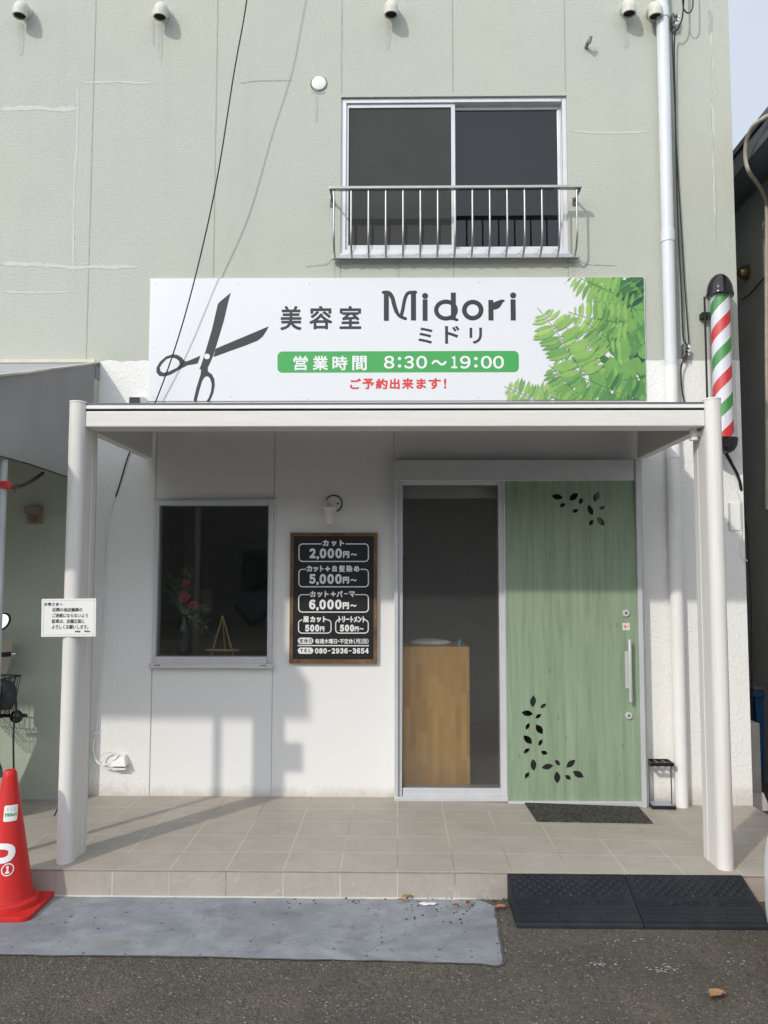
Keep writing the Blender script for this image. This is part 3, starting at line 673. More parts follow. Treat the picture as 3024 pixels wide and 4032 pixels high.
# ------------------------------------------------------------------ things in the shop
y = WY + .17; c = P(396, 1418, Y=y)
vz = .962; s1 = (P(396, 1320, Y=y).z - vz)
vase = thing('flower_vase', 'dark glazed vase of pink roses and trailing sprigs behind the display window', 'vase', (c.x, y, vz))
g = MB(); g.lathe([(0, 0), (.040, 0), (.048, .03), (.052, .12), (.047, .20), (.030, .255), (.022, .285), (.025, .30), (.018, .298), (.0, .28)], (c.x, y, vz), n=24); g.build('vase_body', M_VASE, vase, smooth=50)
def rose(mb, c, r):
    for ring, (n, k, tilt) in enumerate(((4, .35, 80), (5, .65, 55), (7, 1.0, 25), (8, 1.15, 5))):
        for i in range(n):
            a = 2 * math.pi * (i + .37 * ring) / n + jit(.2); rr = r * k; e = Vector((math.cos(a), -.35 + .6 * math.sin(a), math.sin(a) * .75)); tq = Vector((-math.sin(a), 0, math.cos(a)))
            up = Vector((0, -1, .5)).normalized() * math.sin(R_(tilt)) + e * math.cos(R_(tilt))
            base = Vector(c); pts_ = []
            for v in range(4):
                for u in range(-2, 3):
                    s_ = v / 3; pts_.append(base + up * rr * s_ + tq * (u / 2) * rr * .55 * math.sin(.4 + 2.2 * s_) + e * rr * .16 * math.sin(u) * s_ + Vector((jit(.0015), jit(.0015), jit(.0015))))
            mb.add(pts_, [(v * 5 + u, v * 5 + u + 1, v * 5 + u + 6, v * 5 + u + 5) for v in range(3) for u in range(4)])
for px, py, r in ((400, 1291, .034), (418, 1307, .032), (403, 1260, .028)):
    g = MB(); q = P(px, py, Y=y - .02); rose(g, q, r); g.build('rose', M_ROSE, vase, smooth=60, recalc=False)
g = MB(); topv = Vector((c.x, y, vz + .29))
for px, py in ((362, 1240), (372, 1262), (398, 1225), (410, 1240), (365, 1300), (440, 1310), (452, 1320), (450, 1345), (440, 1370), (460, 1375), (385, 1248), (360, 1275), (447, 1358)):
    q = P(px, py, Y=y + jit(.05)); mid = (topv + q) / 2 + Vector((jit(.01), 0, .03)); L = curve([topv, mid, q], 6); g.tube(L, .0014, 5)
    for k in range(4, len(L)):
        for sgn in (-1, 1):
            d = Vector((jit(.03) + sgn * .014, jit(.01), jit(.02))); n_ = d.orthogonal().normalized() * .004
            g.add([L[k], L[k] + d * .5 + n_, L[k] + d, L[k] + d * .5 - n_], [(0, 1, 2, 3)])
for px, py in ((402, 1325), (412, 1332), (398, 1318), (408, 1318)):
    q = P(px, py, Y=y - .02); g.add([(q.x - .022, q.y, q.z), (q.x, q.y - .01, q.z + .015), (q.x + .022, q.y, q.z - .006), (q.x, q.y - .01, q.z - .014)], [(0, 1, 2, 3)])
g.build('sprig', M_STEM, vase, recalc=False)

y = WY + .13
ez = thing('display_easel', 'small bare pine A-frame easel behind the display window glass', 'easel', (P(482, 1418, Y=y).x, y, .962))
A = P(481, 1330, Y=y)
for px, yy in ((457, y - .02), (506, y - .02), (481, y + .09)):
    q = P(px, 1418, Y=y); g = MB(); g.tube([(A.x, y, A.z), (q.x, yy, .962)], .0058, 6); g.build('easel_leg', M_PINE, ez)
a = P(447, 1404, Y=y - .02); b = P(516, 1401, Y=y - .02); g = MB(); g.box(a.x, b.x, y - .034, y - .018, a.z - .006, a.z + .006); g.build('easel_ledge', M_PINE, ez)

y = 2.35
q = P(560, 1300, Y=y)
ch = thing('salon_chair', 'black vinyl salon chair tilted back, seen dimly through the display window', 'chair', (q.x + .05, y, 0))
ax = Vector((.78, 0, .62)); az = Vector((-.62, 0, .78))
g = MB(); g.obox((q.x + .04, y, q.z + .02), ax, (0, 1, 0), az, .23, .10, .13); g.build('backrest', M_LEATHER, ch, bevel=.05)
g = MB(); g.obox((q.x + .12, y + .1, .55), (1, 0, 0), (0, 1, 0), (0, 0, 1), .27, .26, .07); g.build('seat', M_LEATHER, ch, bevel=.03)
g = MB(); g.tube([(q.x + .12, y + .1, .03), (q.x + .12, y + .1, .48)], .05, 12); g.lathe([(0, .03), (.24, .03), (.26, 0), (0, 0)], (q.x + .12, y + .1, 0)); g.build('pedestal', M_CHROME, ch, smooth=40)

y = 1.78
a = P(855, 1397, Y=y); b = P(1014, 1397, Y=y)
o = MB().box(a.x - .02, b.x, y, y + .5, 0.0, a.z).build('reception_counter', M_BUTCH, origin=((a.x + b.x) / 2, y + .25, 0), bevel=.004)
tag(o, 'laminated wood counter end just behind the frosted side pane', 'counter')
p = P(930, 1390, Y=y + .15)
g = MB(); g.lathe([(0, 0), (.13, 0), (.145, .012), (.14, .026), (.11, .038), (.05, .046), (0, .047)], (p.x, y + .2, a.z), n=22, sx=1.1, sy=.8)
tag(g.build('folded_towel', M_TOWEL, smooth=60, origin=(p.x, y + .2, a.z)), 'white folded towel lying on the wooden counter', 'towel')
p = P(993, 1390, Y=y + .12)
g = MB(); g.lathe([(0, 0), (.02, 0), (.022, .004), (.022, .03), (.014, .036), (.014, .045), (0, .046)], (p.x, y + .12, a.z), n=18)
tag(g.build('teal_bottle', M_TEAL, smooth=40, origin=(p.x, y + .12, a.z)), 'small teal bottle standing on the wooden counter by the towel', 'bottle')

# ------------------------------------------------------------------ shop sign
SY = 1.486
sp_ = [(-1.812, 2.806), (1.790, 2.806), (1.795, 3.712), (-1.814, 3.717)]
sg = thing('shop_sign', 'large white shop sign with black scissors, green leaves and opening hours over the canopy', 'sign', (0, SY + .01, 2.806))
g = MB(); g.poly(sp_, SY, SY + .011); g.build('sign_plate', M_SIGN, sg)
def c1(x, y, Y=SY): v = S(500 + x * .66305, 1050 + y * .66298, Y=Y); return (v.x, v.z)
def c2(x, y, Y=SY): v = S(1500 + x * .66305, 1050 + y * .66298, Y=Y); return (v.x, v.z)
def bx(f, a, b, c, d): p = f(a, d); q = f(c, b); return (p[0], p[1], q[0], q[1])
UPX = abs(c2(1000, 300)[0] - c2(0, 300)[0]) / 1000
T1, T2 = SY - .0006, SY - .0014
# scissors
g = MB()
A = [(617,154),(602,208),(576,320),(540,440),(512,530),(495,570),(480,600),(481,622),(505,640),(519,668),(522,705),(513,752),(492,800),(471,800),(486,778),(499,740),(503,700),(495,668),(481,651),(463,655),(447,678),(430,735),(414,800),(396,800),(397,785),(412,720),(437,640),(440,612),(430,606),(440,585),(470,490),(505,370),(533,250),(538,226),(547,212)]
hole = [(475 + 17 * math.cos(R_(t)), 533 + 17 * math.sin(R_(t))) for t in range(0, 360, 20)]
g.poly([c1(*p) for p in A], T1, holes=[[c1(*p) for p in hole]])
g.poly([c1(*p) for p in [(842,354),(832,376),(806,416),(776,440),(700,470),(514,537),(525,489),(545,479),(690,418)]], T1)
rg = [(436,527),(421,535),(386,550),(356,562),(341,560),(327,541),(300,524),(270,520),(232,533),(196,564),(175,600),(175,628),(193,650),(224,653),(262,640),(310,612),(360,586),(398,580),(420,575),(429,552)]
ih = [(262,540),(290,545),(309,560),(313,580),(297,600),(250,622),(216,630),(199,621),(195,600),(210,575),(234,551)]
g.poly([c1(*p) for p in rg], T1, holes=[[c1(*p) for p in ih]]); g.build('scissors_print', M_INK, sg)
g = MB()
for ch_, b in (('美', (910, 233, 1038, 378)), ('容', (1082, 233, 1220, 373)), ('室', (1262, 233, 1392, 371))): text(g, ch_, bx(c1, *b), T1, .0042)
g.build('salon_lettering', M_INK, sg, recalc=False)
# logo
g = MB()
def st(pts, w_, sm=True): 
    L = curve([Vector((*c2(*p), 0)) for p in pts], 7) if sm and len(pts) > 2 else [Vector((*c2(*p), 0)) for p in pts]
    strokes(g, [[(v.x, v.y) for v in L]], w_ * 1.22 * UPX / 2, lambda v, h: (v[0], T1 - h, v[1]), .0008, 0, closed=False)
def ring(cx, cy, rx, ry, w_):
    strokes(g, [[c2(cx + rx * math.cos(R_(t)), cy + ry * math.sin(R_(t))) for t in range(0, 360, 8)]], w_ * UPX / 2, lambda v, h: (v[0], T1 - h, v[1]), .0008, 0)
def dot(cx, cy, r): g.poly([c2(cx + r * math.cos(R_(t)), cy + r * math.sin(R_(t))) for t in range(0, 360, 15)], T1 - .0004)
def bar(cx, ya, yb, w_=29): g.poly(rrect(*bx(c2, cx - w_ / 2, ya, cx + w_ / 2, yb), .003, 3), T1 - .0004)
bar(32, 150, 322, 30); bar(193, 148, 320, 30); st([(14, 153), (40, 152), (58, 163), (72, 190), (82, 230), (94, 270), (112, 294), (146, 309)], 16)
st([(50, 158), (68, 185), (78, 225), (92, 268)], 20); st([(118, 296), (128, 262), (136, 218), (146, 180), (164, 156), (205, 152)], 17); st([(122, 280), (132, 235), (142, 190)], 14)
bar(262, 194, 322); dot(262, 174, 18); bar(785, 194, 320); dot(785, 171, 18)
ring(386, 258, 58, 50, 26); bar(430, 154, 318); st([(430, 300), (438, 312), (452, 316)], 14); ring(545, 258, 50, 48, 28)
bar(653, 198, 320); st([(662, 238), (690, 216), (708, 205), (727, 203)], 13); st([(664, 248), (690, 242), (706, 226), (716, 208)], 15); st([(660, 232), (680, 222), (700, 214)], 22)
g.build('logo_lettering', M_INK, sg, recalc=False)
g = MB()
for ch_, b in (('ミ', (222, 362, 306, 458)), ('ド', (380, 352, 466, 458)), ('リ', (526, 362, 600, 458))): text(g, ch_, bx(c2, *b), T1, .0034)
g.build('kana_lettering', M_INK, sg, recalc=False)
p = c1(893, 630); q = c2(818, 500)
g = MB(); g.poly(rrect(p[0], p[1], q[0], q[1], .035), T1); g.build('green_banner', M_GREEN, sg)
g = MB()
for ch_, b in (('営', (988, 530, 1074, 616)), ('業', (1103, 530, 1194, 616)), ('時', (1220, 530, 1310, 616)), ('間', (1338, 530, 1424, 616))): text(g, ch_, bx(c1, *b), T2, .0024)
for ch_, b in (('8', (18, 530, 80, 606)), (':', (100, 536, 121, 600)), ('3', (138, 530, 196, 606)), ('0', (210, 530, 274, 606)), ('〜', (300, 554, 390, 588)), ('1', (418, 532, 454, 604)), ('9', (470, 530, 532, 606)), (':', (553, 536, 574, 600)), ('0', (594, 530, 658, 606)), ('0', (666, 530, 730, 606))): text(g, ch_, bx(c2, *b), T2, .0028)
g.build('hours_lettering', M_WTEXT, sg, recalc=False)
g = MB(); X_ = 1322; 
for ch_, b in (('ご', (-184, 664, -118, 728)), ('予', (-110, 664, -40, 728)), ('約', (-32, 664, 40, 728)), ('出', (52, 664, 112, 728)), ('来', (124, 662, 194, 728)), ('ま', (210, 664, 268, 726)), ('す', (282, 662, 356, 728)), ('!', (374, 664, 388, 724))): text(g, ch_, bx(c2, *b), T1, .0034)
g.build('booking_lettering', M_RED, sg, recalc=False)
# printed leaves
mb = MB(); cnt = [0]
def r2(x, y): v = S(2060 + x * .3014, 1080 + y * .3014, Y=SY); return Vector((v.x, v.z))
XR, ZT, ZB = 1.7885, 3.7105, 2.8075
def clip(poly):
    for f in (lambda p: XR - p[0], lambda p: ZT - p[1], lambda p: p[1] - ZB):
        out = []
        for i in range(len(poly)):
            a, b = poly[i], poly[(i + 1) % len(poly)]; fa, fb = f(a), f(b)
            if fa >= 0: out.append(a)
            if (fa >= 0) != (fb >= 0): t = fa / (fa - fb); out.append((a[0] + (b[0] - a[0]) * t, a[1] + (b[1] - a[1]) * t))
        poly = out
        if len(poly) < 3: return []
    return poly
def pleaf(a, b, wd, m):
    d = b - a; q = Vector((-d.y, d.x)).normalized() * wd; bend = q * random.uniform(-.5, .5)
    prof = [(.0, .12), (.12, .62), (.3, .95), (.5, 1.0), (.7, .78), (.86, .42), (1.0, .0)]
    up = [a + d * t + q * k + bend * math.sin(math.pi * t) for t, k in prof]; dn = [a + d * t - q * k + bend * math.sin(math.pi * t) for t, k in prof]
    for half, mm in ((up, m), (dn, m)):
        cen = [a + d * t + bend * math.sin(math.pi * t) for t, k in prof]
        pl = clip([(v.x, v.y) for v in half] + [(v.x, v.y) for v in reversed(cen)])
        if len(pl) >= 3:
            cnt[0] += 1; yy = SY - .0004 - .0000035 * cnt[0]; mb.add([(p[0], yy, p[1]) for p in pl], [tuple(range(len(pl)))], min(5, max(0, mm)))
def frond(b, t, n, ln, shade, al=80, ar=92, bend=0.0, side=(1, 1)):
    B, T = r2(*b), r2(*t); d = T - B; q = Vector((-d.y, d.x)); path = [B + d * k / 24 + q * bend * math.sin(math.pi * k / 24) for k in range(25)]
    s_ = (r2(100, 0) - r2(0, 0)).length / 100
    n = int(n * 1.18)
    for i in range(n):
        u = (i + .5) / n * .97; k = int(u * 23); p = path[k]; dd = (path[k + 1] - path[k]).normalized()
        L = ln * s_ * (1.0 if u < .68 else max(.22, 1 - (u - .68) * 2.3)) * random.uniform(.93, 1.07)
        for sg_, an in ((1, al), (-1, ar)):
            if not side[0 if sg_ > 0 else 1]: continue
            an = an - 35 * max(0, u - .6) + jit(5); r = Matrix.Rotation(R_(an) * sg_, 2); e = r @ dd
            pleaf(p + e * .004, p + e * L, L * .112, shade + (1 if random.random() < .25 else 0) - (1 if u > .7 else 0))
    for k in range(24):
        a, b_ = path[k], path[k + 1]; qq = Vector((-(b_ - a).y, (b_ - a).x)).normalized() * .0016
        pl = clip([(v.x, v.y) for v in (a + qq, b_ + qq, b_ - qq, a - qq)])
        if len(pl) >= 3: cnt[0] += 1; yy = SY - .0004 - .0000035 * cnt[0]; mb.add([(p[0], yy, p[1]) for p in pl], [tuple(range(len(pl)))], 4)
BND = [(40, 980), (300, 900), (600, 1010), (850, 1010), (960, 1080), (1060, 1080), (1150, 1050), (1260, 820), (1400, 560), (1480, 420), (1660, 380)]
def bnd(y):
    for (ya, xa), (yb, xb) in zip(BND, BND[1:]):
        if ya <= y <= yb: return xa + (xb - xa) * (y - ya) / (yb - ya)
    return 1000
random.seed(11)
for k in range(330):                      # darker foliage deep in the picture
    y_ = random.uniform(40, 1660); x_ = random.uniform(bnd(y_) + 60, 1640); L = random.uniform(150, 270); a = R_(random.choice((100, 80, 60, 240, 125, 30)) + jit(25))
    dk = (x_ - 900) / 700; m = 2 + int(dk * 2.2 + random.random() * 1.3) if k < 230 else 1 + int(dk * 1.6 + random.random())
    pleaf(r2(x_, y_), r2(x_ + L * math.cos(a), y_ + L * math.sin(a)), L * .00052 * .30, m)
frond((1600, 300), (1230, -60), 7, 300, 4, 80, 95); frond((1640, 640), (1000, 880), 8, 270, 2, 85, 85, .06)
frond((1240, 280), (560, -30), 10, 265, 1, 90, 80); frond((1430, 420), (860, 350), 6, 190, 2); frond((1600, 1330), (1090, 1390), 8, 270, 2, 88, 92, .04)
frond((1350, 620), (585, 490), 12, 265, 1, 80, 85, .05); frond((1250, 650), (905, 560), 5, 170, 2)
frond((1500, 1660), (780, 1350), 9, 260, 3, 85, 90); frond((830, 1680), (300, 1370), 8, 240, 2, 85, 90); frond((560, 1690), (120, 1500), 8, 210, 1, 85, 90); frond((260, 1690), (-250, 1465), 13, 200, 1, 80, 85)
frond((800, 1330), (350, 1010), 6, 160, 2); frond((980, 1120), (560, 700), 8, 250, 1, 80, 90); frond((640, 1500), (330, 1180), 7, 210, 2, 80, 90); frond((1130, 870), (800, 620), 6, 220, 2); frond((770, 1310), (185, 435), 15, 310, 1, 76, 92, -.03)
g = mb; lp = g.build('leaf_print', LEAFM, sg, recalc=False)
for px, py in ((174, 104), (660, 99), (1082, 104), (162, 484), (157, 772), (614, 774), (1075, 785)):
    q = c1(px, py); g = MB(); g.lathe([(.0045, 0), (.004, .0015), (0, .002)], (q[0], SY - .0002, q[1]), (0, -1, 0), 10); g.build('screw', M_STEEL, sg)
for px, py in ((586, 94), (1092, 98), (577, 778)):
    q = c2(px, py); g = MB(); g.lathe([(.0045, 0), (.004, .0015), (0, .002)], (q[0], SY - .0002, q[1]), (0, -1, 0), 10); g.build('screw', M_STEEL, sg)

# ------------------------------------------------------------------ price board
BY = 1.472
pb = thing('price_board', 'black price board with white lettering in a worn brown wood frame', 'price board', (-.458, BY, .925))
def c3(x, y): v = S(1100 + x * .27132, 2050 + y * .27132, Y=BY); return (v.x, v.z)
U3 = abs(c3(1000, 900)[0] - c3(0, 900)[0]) / 1000
xl, zb = c3(143, 2068); xr, zt = c3(1421, 175); il, ib = c3(196, 2010); ir, it = c3(1370, 226)
g = MB(); g.box(il - .004, ir + .004, BY, BY + .018, ib - .004, it + .004); g.build('board', M_BOARD, pb)
g = MB(); FY = BY - .008
for loop in ([(xl, zb), (xr, zb), (ir, ib), (il, ib)], [(xr, zb), (xr, zt), (ir, it), (ir, ib)], [(xr, zt), (xl, zt), (il, it), (ir, it)], [(xl, zt), (xl, zb), (il, ib), (il, it)]): g.poly(loop, FY, BY + .024)
g.build('frame', M_WOODF, pb)
for px, py in ((290, 200), (1280, 196), (272, 2043), (1277, 2045)):
    q = c3(px, py); g = MB(); g.lathe([(.0055, 0), (.0045, .003), (0, .004)], (q[0], FY, q[1]), (0, -1, 0), 12); g.build('frame_screw', mat('dark_screw', (.04, .03, .025), .4, .5), pb)
PT = BY - .0008
def frm(x0, y0, x1, y1, ga, gb, w_=15, r=52):
    c_ = [(x1 - r, y0 + r, -90), (x1 - r, y1 - r, 0), (x0 + r, y1 - r, 90), (x0 + r, y0 + r, 180)]; L = [(gb, y0)]
    for cx, cy, a0 in c_: L += [(cx + r * math.cos(R_(a0 + 15 * k)), cy + r * math.sin(R_(a0 + 15 * k))) for k in range(7)]
    L.append((ga, y0))
    g = MB(); strokes(g, [[c3(*p) for p in L]], w_ * U3 / 2, lambda v, h: (v[0], PT - h, v[1]), .0005, 0, closed=False); g.build('price_outline', M_WTEXT, pb, recalc=False)
def words_(items, name, bold, m=M_WTEXT, Y=PT):
    g = MB()
    for t_, b, *bb in items: text(g, t_, bx(c3, *b), Y, (bb[0] if bb else bold) * U3)
    return g.build(name, m, pb, recalc=False)
frm(286, 338, 1292, 592, 608, 966); frm(284, 706, 1292, 960, 388, 1182); frm(281, 1074, 1292, 1327, 446, 1096); frm(278, 1440, 750, 1632, 326, 706, 14); frm(817, 1442, 1290, 1632, 845, 1256, 14)
words_([('カ', (628, 280, 716, 370)), ('ッ', (756, 296, 830, 370)), ('ト', (876, 280, 940, 370))], 'service_name', 6)
words_([('カ', (395, 650, 476, 742)), ('ッ', (492, 668, 565, 742)), ('ト', (590, 650, 642, 742)), ('+', (662, 662, 738, 735)), ('白', (768, 650, 834, 742)), ('髪', (862, 648, 952, 746), 3), ('染', (968, 648, 1060, 746), 4.5), ('め', (1080, 655, 1163, 742))], 'service_name', 5.5)
words_([('カ', (447, 1020, 526, 1110)), ('ッ', (548, 1036, 625, 1110)), ('ト', (655, 1018, 716, 1110)), ('+', (742, 1030, 820, 1100)), ('パ', (830, 1018, 920, 1110)), ('ー', (936, 1052, 1000, 1068), 7), ('マ', (1010, 1025, 1098, 1110))], 'service_name', 6)
def price(d0, y0, x0=435):
    words_([(d0, (x0, y0, x0 + 95, y0 + 143)), (',', (x0 + 105, y0 + 112, x0 + 142, y0 + 162)), ('0', (x0 + 150, y0, x0 + 247, y0 + 145)), ('0', (x0 + 264, y0, x0 + 360, y0 + 145)), ('0', (x0 + 377, y0, x0 + 474, y0 + 145))], 'price_figure', 10)
    words_([('円', (x0 + 487, y0 + 40, x0 + 582, y0 + 140), 7), ('〜', (x0 + 600, y0 + 72, x0 + 690, y0 + 106), 6)], 'yen_lettering', 6)
price('2', 402); price('5', 774, 432); price('6', 1144, 430)
words_([('眉', (342, 1386, 424, 1476), 4), ('カ', (446, 1388, 520, 1474)), ('ッ', (540, 1402, 606, 1474)), ('ト', (632, 1386, 690, 1474))], 'service_name', 5.5)
words_([('トリートメント', (858, 1386, 1250, 1478))], 'service_name', 5)
words_([('5', (372, 1510, 436, 1610)), ('0', (446, 1508, 508, 1611)), ('0', (518, 1508, 580, 1611)), ('円', (588, 1535, 655, 1607), 4)], 'price_figure', 8)
words_([('5', (877, 1510, 941, 1610)), ('0', (951, 1508, 1013, 1611)), ('0', (1023, 1508, 1085, 1611)), ('円', (1092, 1535, 1152, 1607), 4), ('〜', (1160, 1558, 1222, 1582), 4)], 'price_figure', 8)
for y0, y1 in ((1698, 1790), (1842, 1932)):
    g = MB(); b = bx(c3, 268, y0, 493, y1); g.poly(rrect(*b, (b[3] - b[1]) * .48, 8), PT); g.build('white_pill', M_WTEXT, pb)
words_([('定', (290, 1712, 350, 1776)), ('休', (356, 1712, 418, 1776)), ('日', (430, 1714, 470, 1774))], 'closed_day_lettering', 1.8, M_INK, PT - .0005)
words_([('TEL', (302, 1862, 458, 1912))], 'phone_label', 3, M_INK, PT - .0005)
words_([('毎週木曜日', (518, 1714, 838, 1786)), ('・', (848, 1738, 866, 1760)), ('不定休', (874, 1714, 1072, 1786)), ('(', (1080, 1712, 1098, 1790)), ('月', (1106, 1716, 1166, 1786)), ('1', (1174, 1716, 1198, 1782)), ('回', (1208, 1716, 1268, 1786)), (')', (1276, 1712, 1294, 1790))], 'closed_day_text', 1.8)
words_([(ch_, (512 + 60.6 * k + (4 if ch_ != '-' else 8), 1850 if ch_ != '-' else 1882, 512 + 60.6 * k + (57 if ch_ != '-' else 52), 1930 if ch_ != '-' else 1895)) for k, ch_ in enumerate('080-2936-3654')], 'phone_number', 5)
g = MB(); b = bx(c3, 265, 1808, 1300, 1820); g.box(b[0], b[2], PT - .0004, PT, b[1], b[3]); g.build('divider_line', M_WTEXT, pb)

# ------------------------------------------------------------------ wall lamp
def c6(x, y, Y): return S(1200 + x * .13261, 1900 + y * .13261, Y=Y)
q = c6(860, 630, WY); lamp = thing('wall_lamp', 'white wall lamp with black ring and frosted shade above the price board', 'wall lamp', tuple(q))
g = MB(); g.lathe([(0, .012), (.052, .012), (.056, .008), (.056, .0)], q, (0, -1, 0), 32); g.tube([q, (q.x - .015, WY - .05, q.z)], .012, 10); g.lathe([(0, .004), (.0065, .004), (.0065, 0)], (q.x + .032, WY - .012, q.z), (0, -1, 0), 12, 1); g.build('back_plate', [M_WHITEP, M_DARK], lamp, smooth=40)
g = MB(); L = [(q.x + .0595 * math.cos(R_(t)), WY - .010, q.z + .0595 * math.sin(R_(t))) for t in range(-68, 160, 6)]; g.tube(L, [.0052 - .0022 * i / len(L) for i in range(len(L))], 8); g.build('black_ring', M_BLACK, lamp, smooth=60)
q2 = c6(735, 800, WY - .075)
g = MB(); k = .6 / 1000
g.lathe([(.0, .030), (.018, .028), (.034, .018), (.046, .004), (.047, -.002), (.042, -.008), (.0, -.008)], (q2.x, WY - .075, q2.z + .008), n=28); g.build('cap', M_WHITEP, lamp, smooth=50)
g = MB(); g.lathe([(.037, 0), (.034, -.05), (.031, -.098), (.027, -.106), (0, -.107)], (q2.x, WY - .075, q2.z), n=28); g.build('lamp_shade', mat('frosted_lamp_glass', (.72, .72, .68), .5, var=.02), lamp, smooth=50)

# ------------------------------------------------------------------ canopy
cn = thing('entrance_canopy', 'off white metal entrance canopy on two posts with a flat front beam', 'canopy', (0, .2, 0))
def dpost(xc, ztop):
    w_ = .045; prof = [(xc + w_ * math.cos(R_(t)), .112 + w_ * math.sin(R_(t))) for t in range(180, 361, 12)] + [(xc + .045, .135), (xc + .042, .14), (xc + .042, .235), (xc + .045, .24), (xc + .045, .305), (xc - .045, .305), (xc - .045, .24), (xc - .042, .235), (xc - .042, .14), (xc - .045, .135)]
    g = MB(); g.poly(prof, ztop, -.03, plane='XY'); p = g.build('post', M_POST, cn, smooth=30)
    g = MB(); g.poly([(xc + (x - xc) * 1.04, .2 + (y - .2) * 1.02) for x, y in prof], ztop + .008, ztop + .0005, plane='XY'); g.build('post_cap', M_WHITEP, p)
XL, XR_ = -1.795, 1.748
dpost(XL, 2.508); dpost(XR_, 2.518)
g = MB(); g.box(XL + .045, XR_ - .045, .105, .265, 2.372, 2.462); g.build('beam', M_CAN, cn, bevel=.006)
g = MB(); g.box(XL + .046, XR_ - .046, .118, .26, 2.462, 2.4745); g.build('beam_gap', M_DARK, cn)
g = MB(); g.box(XL + .045, XR_ - .045, .104, .27, 2.4745, 2.494); g.build('fascia', M_WHITEP, cn, bevel=.002)
for xx in (-1.785, 1.737):
    g = MB(); g.add([(x, y, z) for x in (xx - .03, xx + .03) for y, z in ((.306, 2.372), (1.44, 2.378), (1.44, 2.64), (.306, 2.506))], [(0, 1, 2, 3), (7, 6, 5, 4), (0, 4, 5, 1), (1, 5, 6, 2), (2, 6, 7, 3), (3, 7, 4, 0)]); g.build('rafter', M_CAN, cn, bevel=.004)
g = MB(); g.box(-1.79, 1.74, 1.44, 1.494, 2.60, 2.655); g.build('wall_rail', M_CAN, cn)
g = MB(); g.add([(x, y, z + dz) for dz in (0, .012) for x in (-1.815, 1.767) for y, z in ((.31, 2.509), (1.46, 2.645))] , [(0, 1, 3, 2), (4, 6, 7, 5), (0, 2, 6, 4), (1, 5, 7, 3), (0, 4, 5, 1), (2, 3, 7, 6)]); g.box(-1.748, 1.70, .112, .33, 2.4945, 2.5085); g.build('roof_panel', mat('grey_roof_panel', (.12, .125, .13), .5), cn)
q = P(270, 873, Y=.3); g = MB(); [MB().box(a_, a_ + .05, .20, .26, 2.509, 2.522).build('roof_clip', M_BLACK, cn) for a_ in (-1.74, 1.64)]; pass
q = P(1498, 930, Y=.2); e = MB(); e.tube([(q.x, .2, 2.372), (q.x, .2, 2.325)], .0205, 16); e.lathe([(.024, 0), (.024, -.018), (.020, -.022), (0, -.022)], (q.x, .2, 2.327), n=12); e.tube([(q.x, .2, 2.346), (q.x + .02, .2, 2.346), (XR_ - .04, .2, 2.346)], .0165, 14); e.lathe([(.020, 0), (.020, .014)], (q.x + .026, .2, 2.346), (1, 0, 0), 16)
e.build('drain_elbow', M_WHITEP, cn, smooth=40)

# notice on the left post
NY_ = .0625
def c8(x, y): v = S(x * .45208, 2300 + y * .45208, Y=NY_); return (v.x, v.z)
b = bx(c8, 360, 125, 836, 458)
nt = thing('notice_card', 'white laminated notice with handwritten style Japanese text on the left canopy post', 'notice', ((b[0] + b[2]) / 2, NY_, b[1]))
g = MB(); g.poly([c8(358, 459), c8(832, 455), c8(838, 124), c8(363, 129)], NY_, NY_ + .003); g.build('card', M_PAPER, nt)
g = MB(); U8 = abs(c8(1000, 0)[0] - c8(0, 0)[0]) / 1000
strokes(g, [[c8(378, 442), c8(817, 438), c8(822, 139), c8(382, 144)]], 1.8 * U8, lambda v, h: (v[0], NY_ - .0004 - h, v[1]), .0002, 0); g.build('border_line', M_LINEG, nt, recalc=False)
for t_, bb, bo in (('お客さまへ', (386, 160, 548, 191), 1.1), ('近隣の他店舗様の', (455, 206, 718, 240), 1.0), ('ご迷惑にならないよう', (455, 256, 766, 290), 1.0), ('駐車は、店舗正面に', (452, 305, 738, 341), 1.0), ('よろしくお願いします。', (452, 355, 770, 391), 1.0), ('美容室', (653, 404, 702, 421), .6), ('Midori', (734, 402, 786, 419), 1.0)):
    g = MB(); text(g, t_, bx(c8, *bb), NY_ - .0005, bo * U8); g.build('notice_text', M_INK, nt, recalc=False)

# ------------------------------------------------------------------ barber pole
BX, BYp = 2.282, 1.345
zt = P(1550, 592, Y=BYp).z; zb = P(1570, 980, Y=BYp).z; zt2 = P(1550, 640, Y=BYp).z - .005; zb2 = P(1570, 947, Y=BYp).z
bp = thing('barber_pole', 'red white and green striped barber pole with black domed ends on the right wall', 'barber pole', (BX, BYp, zb))
g = MB(); g.tube([(BX, BYp, zb2 - .01), (BX, BYp, zt2 + .01)], .066, 40); cyl = g.build('striped_cylinder', M_STRIPE, bp, smooth=50)
g = MB(); n = 40; R2 = .086
g.add([(BX + R2 * math.cos(2 * math.pi * k / n), BYp + R2 * math.sin(2 * math.pi * k / n), z) for z in (zb2, zt2) for k in range(n)], [(k, (k + 1) % n, n + (k + 1) % n, n + k) for k in range(n)]); g.build('acrylic_cover', M_ACRYL, bp, smooth=50)
H = zt - zt2
g = MB(); g.lathe([(.0, 0), (.092, 0), (.094, .004), (.094, .022)] + [(.090 * math.cos(R_(t)), .022 + (H - .022) * math.sin(R_(t))) for t in range(4, 91, 8)] + [(0, H)], (BX, BYp, zt2), n=36); g.build('top_dome', M_BLACKG, bp, smooth=40)
H = zb2 - zb
